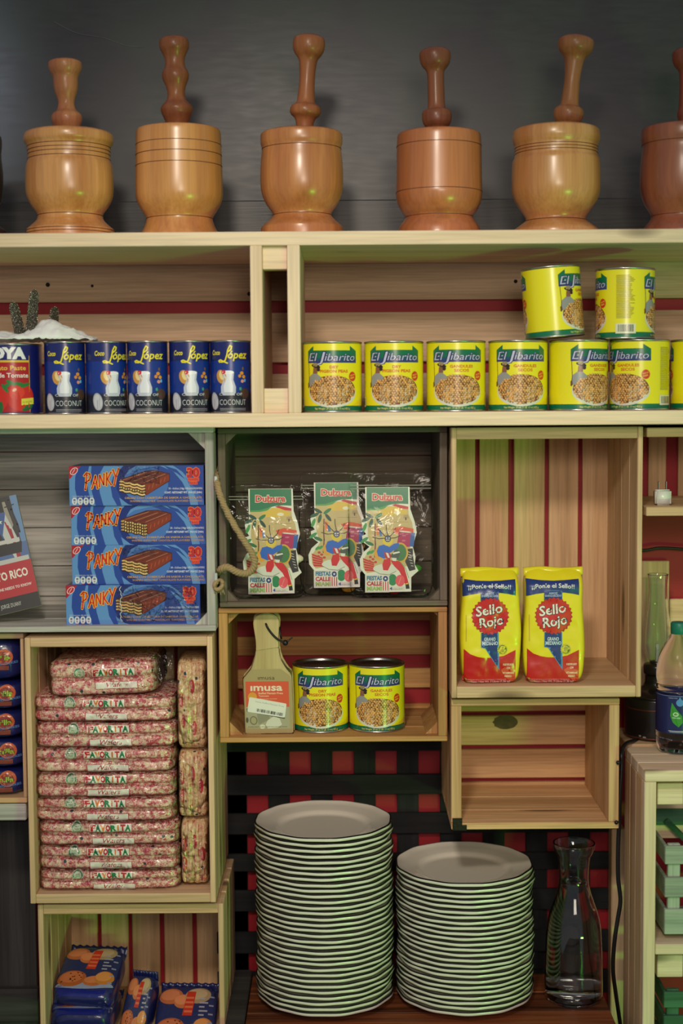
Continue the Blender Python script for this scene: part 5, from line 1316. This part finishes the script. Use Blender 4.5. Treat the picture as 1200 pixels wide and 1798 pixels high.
ords = ['topmost', 'second', 'third', 'fourth', 'fifth', 'sixth', 'seventh', 'eighth', 'ninth', 'tenth', 'eleventh', 'twelfth', 'thirteenth', 'fourteenth', 'fifteenth', 'sixteenth', 'seventeenth', 'eighteenth', 'nineteenth', 'twentieth', 'twenty-first', 'twenty-second', 'twenty-third', 'twenty-fourth', 'twenty-fifth', 'twenty-sixth', 'twenty-seventh', 'twenty-eighth', 'twenty-ninth', 'thirtieth', 'thirty-first', 'thirty-second']
first = True
for (px, pyc, n, nm, sd, drift) in ((566, 1437, 32, 'taller left', 3, -5), (816, 1513, 25, 'shorter right', 8, 0)):
    yc = .20; ztop = P(px, pyc, yc).z; pitch = (ztop - .0232 - zBench)/(n-1); rnd = random.Random(sd)
    print('PITCH', pitch)
    for i in range(n):       # i counts from the top
        k = n-1-i
        x = P(px, pyc, yc).x + rnd.uniform(-.0022, .0022) + (drift*-.0006*(1 - i/n) + .0 if drift else 0) + (.003 if drift else 0)*(i/n)
        lab = 'white scalloped dinner plate, %s%s of the %s stack' % (ords[i], ' one' if i == 0 else ' from the top', nm) if k else 'bottom white scalloped dinner plate of the %s stack, resting on the bench' % nm
        loc = (x, yc + rnd.uniform(-.0015, .0015), zBench + .0002 + k*pitch); rot = (0, 0, rnd.uniform(0, 6.28))
        if first: plate0.location = loc; plate0.rotation_euler = rot; plate0['label'] = lab; plate0['group'] = 'plates in the %s stack' % nm; first = False
        else: copy_thing(plate0, loc, lab, 'plates in the %s stack' % nm, rot)

# ================================================================== CARAFE
def glass(name, c=(1, 1, 1), ior=1.45, rough=0.0):
    m, nt, b = newmat(name); b.inputs['Base Color'].default_value = (*c, 1); b.inputs['Transmission Weight'].default_value = 1; b.inputs['Roughness'].default_value = rough; b.inputs['IOR'].default_value = ior
    return m
GL = glass('clear_glass', (.93, .96, .95)); WA = glass('water', (.97, .98, .98), 1.33)
yc = .19; s = (yc+2.5)/F_PX/5.023
cf = thing('glass_carafe', 'clear glass carafe filled with water beside the right plate stack', 'carafe', (P(1007.5, 1700, yc).x, yc, zBench + .0002))
prof = [(310,188),(350,186),(400,168),(440,150),(500,140),(600,134),(680,136),(760,152),(850,182),(950,215),(1050,238),(1180,250),(1400,258),(1600,262),(1680,262),(1725,254),(1748,236)]
pf = dense([(r*s, (1748-y)*s) for y, r in prof][::-1], 4)
th = .0024
inner = [(max(r-th, .001), z) for r, z in pf if z > .006][::-1]
bm = bmesh.new(); lathe(bm, [(.001, .0)] + pf + inner + [(.001, .0062)], 64, close_top=False, close_bot=False)
obj('glass_body', bm, GL, cf, smooth=True)
wl = (1748-655)*s
wp = [(.001, .0064)] + [(max(r-th-.0002, .001), z) for r, z in pf if .0064 < z < wl]; wp.append((.001, wp[-1][1] - .0003))
bm = bmesh.new(); lathe(bm, wp, 64, close_top=False, close_bot=False); obj('water', bm, WA, cf, smooth=True)

# ================================================================== OIL LAMP, BOTTLE, CHARGER
yc = .262; s = (yc+2.5)/F_PX/4.61
lp = thing('oil_lamp', 'black oil lamp with a clear glass chimney behind the water bottle', 'lamp', (P(1153.3, 1300, yc).x, yc, zLed + .0002))
top0 = P(1153.3, 1008, yc).z - zLed; Zl = lambda y: top0 - (y-268)*s
BL = plain('black_enamel', (26, 24, 24), .3, coat=.4)
ch = dense([(60*s, Zl(985)), (88*s, Zl(950)), (110*s, Zl(880)), (112*s, Zl(820)), (104*s, Zl(700)), (92*s, Zl(600)), (80*s, Zl(500)), (76*s, Zl(400)), (78*s, Zl(320)), (84*s, Zl(268))], 5)
bm = bmesh.new(); lathe(bm, ch + [(r-.0014, z) for r, z in ch][::-1], 48, close_top=False, close_bot=False)
obj('glass_chimney', bm, GL, lp, smooth=True)
bt = .0
bm = bmesh.new(); lathe(bm, dense([(60*s, Zl(985)), (66*s, Zl(1000)), (108*s, Zl(1010)), (110*s, Zl(1080)), (100*s, Zl(1100)), (110*s, Zl(1180)), (200*s, Zl(1225)), (258*s, Zl(1260))][::-1], 3), 48); obj('burner_neck', bm, BL, lp, smooth=True)
bm = bmesh.new(); lathe(bm, [(.050, 0), (.060, 0), (262*s, .004), (262*s, Zl(1262)-.004), (256*s, Zl(1262)), (.02, Zl(1262))], 56); obj('fuel_tank', bm, BL, lp, smooth=True, )
bm = bmesh.new(); lathe(bm, [(262*s, .0035), (262*s+.0007, .004), (262*s+.0007, .0052), (262*s, .0057)], 56, close_top=False, close_bot=False); obj('copper_rim', bm, plain('copper_line', (130, 70, 50), .4, .6), lp, smooth=True)
bm = bmesh.new(); lathe(bm, [(262*s, Zl(1345)), (262*s+.0005, Zl(1349)), (262*s, Zl(1353))], 56, close_top=False, close_bot=False); obj('copper_rim', bm, bpy.data.materials['copper_line'], lp, smooth=True)
bm = bmesh.new(); lathe(bm, [(.004, Zl(990)), (.004, Zl(920)), (.0035, Zl(840))], 12); obj('wick', bm, plain('lamp_wick', (210, 214, 200), .7), lp)
A = Art(); rr = 262*s
A.ell(-8, (Zl(1505))*1000, 9, 5.5, (6, 6, 6)); A.rect(-46, -41.5, Zl(1565)*1000, Zl(1553)*1000, (150, 146, 140)); A.rect(-38, -32, Zl(1572)*1000, Zl(1560)*1000, (150, 146, 140))
A.build('printed_mark', cylmap(rr), INK, lp, cx=[-60+5*k for k in range(25)], lift=.0008)

yc = .138; s = (yc+2.5)/F_PX/4.61
xb = P(1192, 1200, yc).x
wb = thing('water_bottle', 'clear plastic water bottle with green cap and leaf on its blue label', 'bottle', (xb, yc, sz1 + .0003))
zt_ = P(1192, 1092, yc).z - sz1; Zb = lambda y: zt_ - (y-655)*s
R0 = 180*s
PET = glass('clear_plastic', (.95, .97, .97), 1.2, .02)
bp_ = dense([(R0*.55, .000), (R0*.86, .004), (R0*.98, .018), (R0*.97, .030), (R0, .036), (R0, Zb(1235)), (R0*.965, Zb(1215)), (R0, Zb(1180)), (R0*.96, Zb(1150)), (R0, Zb(1110)), (R0*.99, Zb(1040)), (R0*.9, Zb(950)), (R0*.7, Zb(860)), (R0*.48, Zb(790)), (R0*.34, Zb(745))], 4)
bm = bmesh.new(); lathe(bm, bp_, 60, wob=lambda a, k: (-.10*max(0, math.cos(a*5))**2 if k < 10 else 0), close_top=False)
obj('plastic_body', bm, PET, wb, smooth=True)
bm = bmesh.new(); n = 48; lathe(bm, [(R0*.36, Zb(752)), (R0*.37, Zb(750)), (R0*.37, Zb(670)), (R0*.34, Zb(657)), (.001, Zb(655))], 72, wob=lambda a, k: .012*math.cos(a*36) if k < 3 else 0, close_top=False)
obj('bottle_cap', bm, plain('green_cap', (28, 120, 104), .4), wb, smooth=True)
A = Art(); CC = 2*math.pi*R0*1000; z0, z1 = Zb(1545)*1000, Zb(1235)*1000
A.rect(-CC/2, CC/2, z0, z1, (30, 38, 92)); A.rect(6, CC/2, z0, z1, (26, 60, 140)); A.rect(-CC/2, CC/2, z1-1, z1, (120, 140, 180))
cz = (z0+z1)/2; A.poly([(-22,cz+9),(-20,cz+22),(-12,cz+10),(-2,cz-2),(-1,cz-14),(-8,cz-22),(-18,cz-14),(-23,cz-2)], (60, 150, 50)); A.line([(-9,cz-20),(-14,cz-6),(-19,cz+10)], .6, (30, 100, 40))
A.ell(-13, cz+1, 5, 4, (190, 220, 190)); A.ell(-13, cz+1, 3, 2.2, (60, 150, 50)); A.text('50% LESS', -12, cz-6.5, 2.2, (220, 230, 220), w=14, bold=.02)
A.ell(-6, cz+22, 6.5, 6.5, (90, 150, 210)); A.poly([(-6,cz+33),(-10,cz+24),(-2,cz+24)], (90, 150, 210)); A.text('PURIFIED WATER', -18, cz+29, 2, (170, 180, 210), w=16)
A.rect(-26, 6, z0+4.5, z0+5.3, (220, 224, 230)); A.rect(-24, 4, z0+2.5, z0+3.2, (200, 204, 214))
A.build('bottle_label', cylmap(R0), INKG, wb, cx=[-CC/2+5*k for k in range(60)], lift=.0004)

zc_ = BOX[rtc.name][2] + .016
pc = P(1163.5, 880, .09)
ch = thing('phone_charger', 'small white plug-in charger standing prongs up on the board at the right edge', 'charger', (pc.x, .09, zc_ + .0002))
bm = bmesh.new(); bx(bm, -.0135, .0135, -.0135, .0135, 0, .0275); obj('charger_body', bm, plain('white_gloss_plastic', (226, 230, 220), .25, coat=.4), ch, bev=.003, seg=3, smooth=True)
for x in (-.0065, .0065):
    bm = bmesh.new(); bx(bm, x-.0008, x+.0008, -.003, .003, .0275, .0415); obj('prong', bm, METAL, ch, bev=.0003)
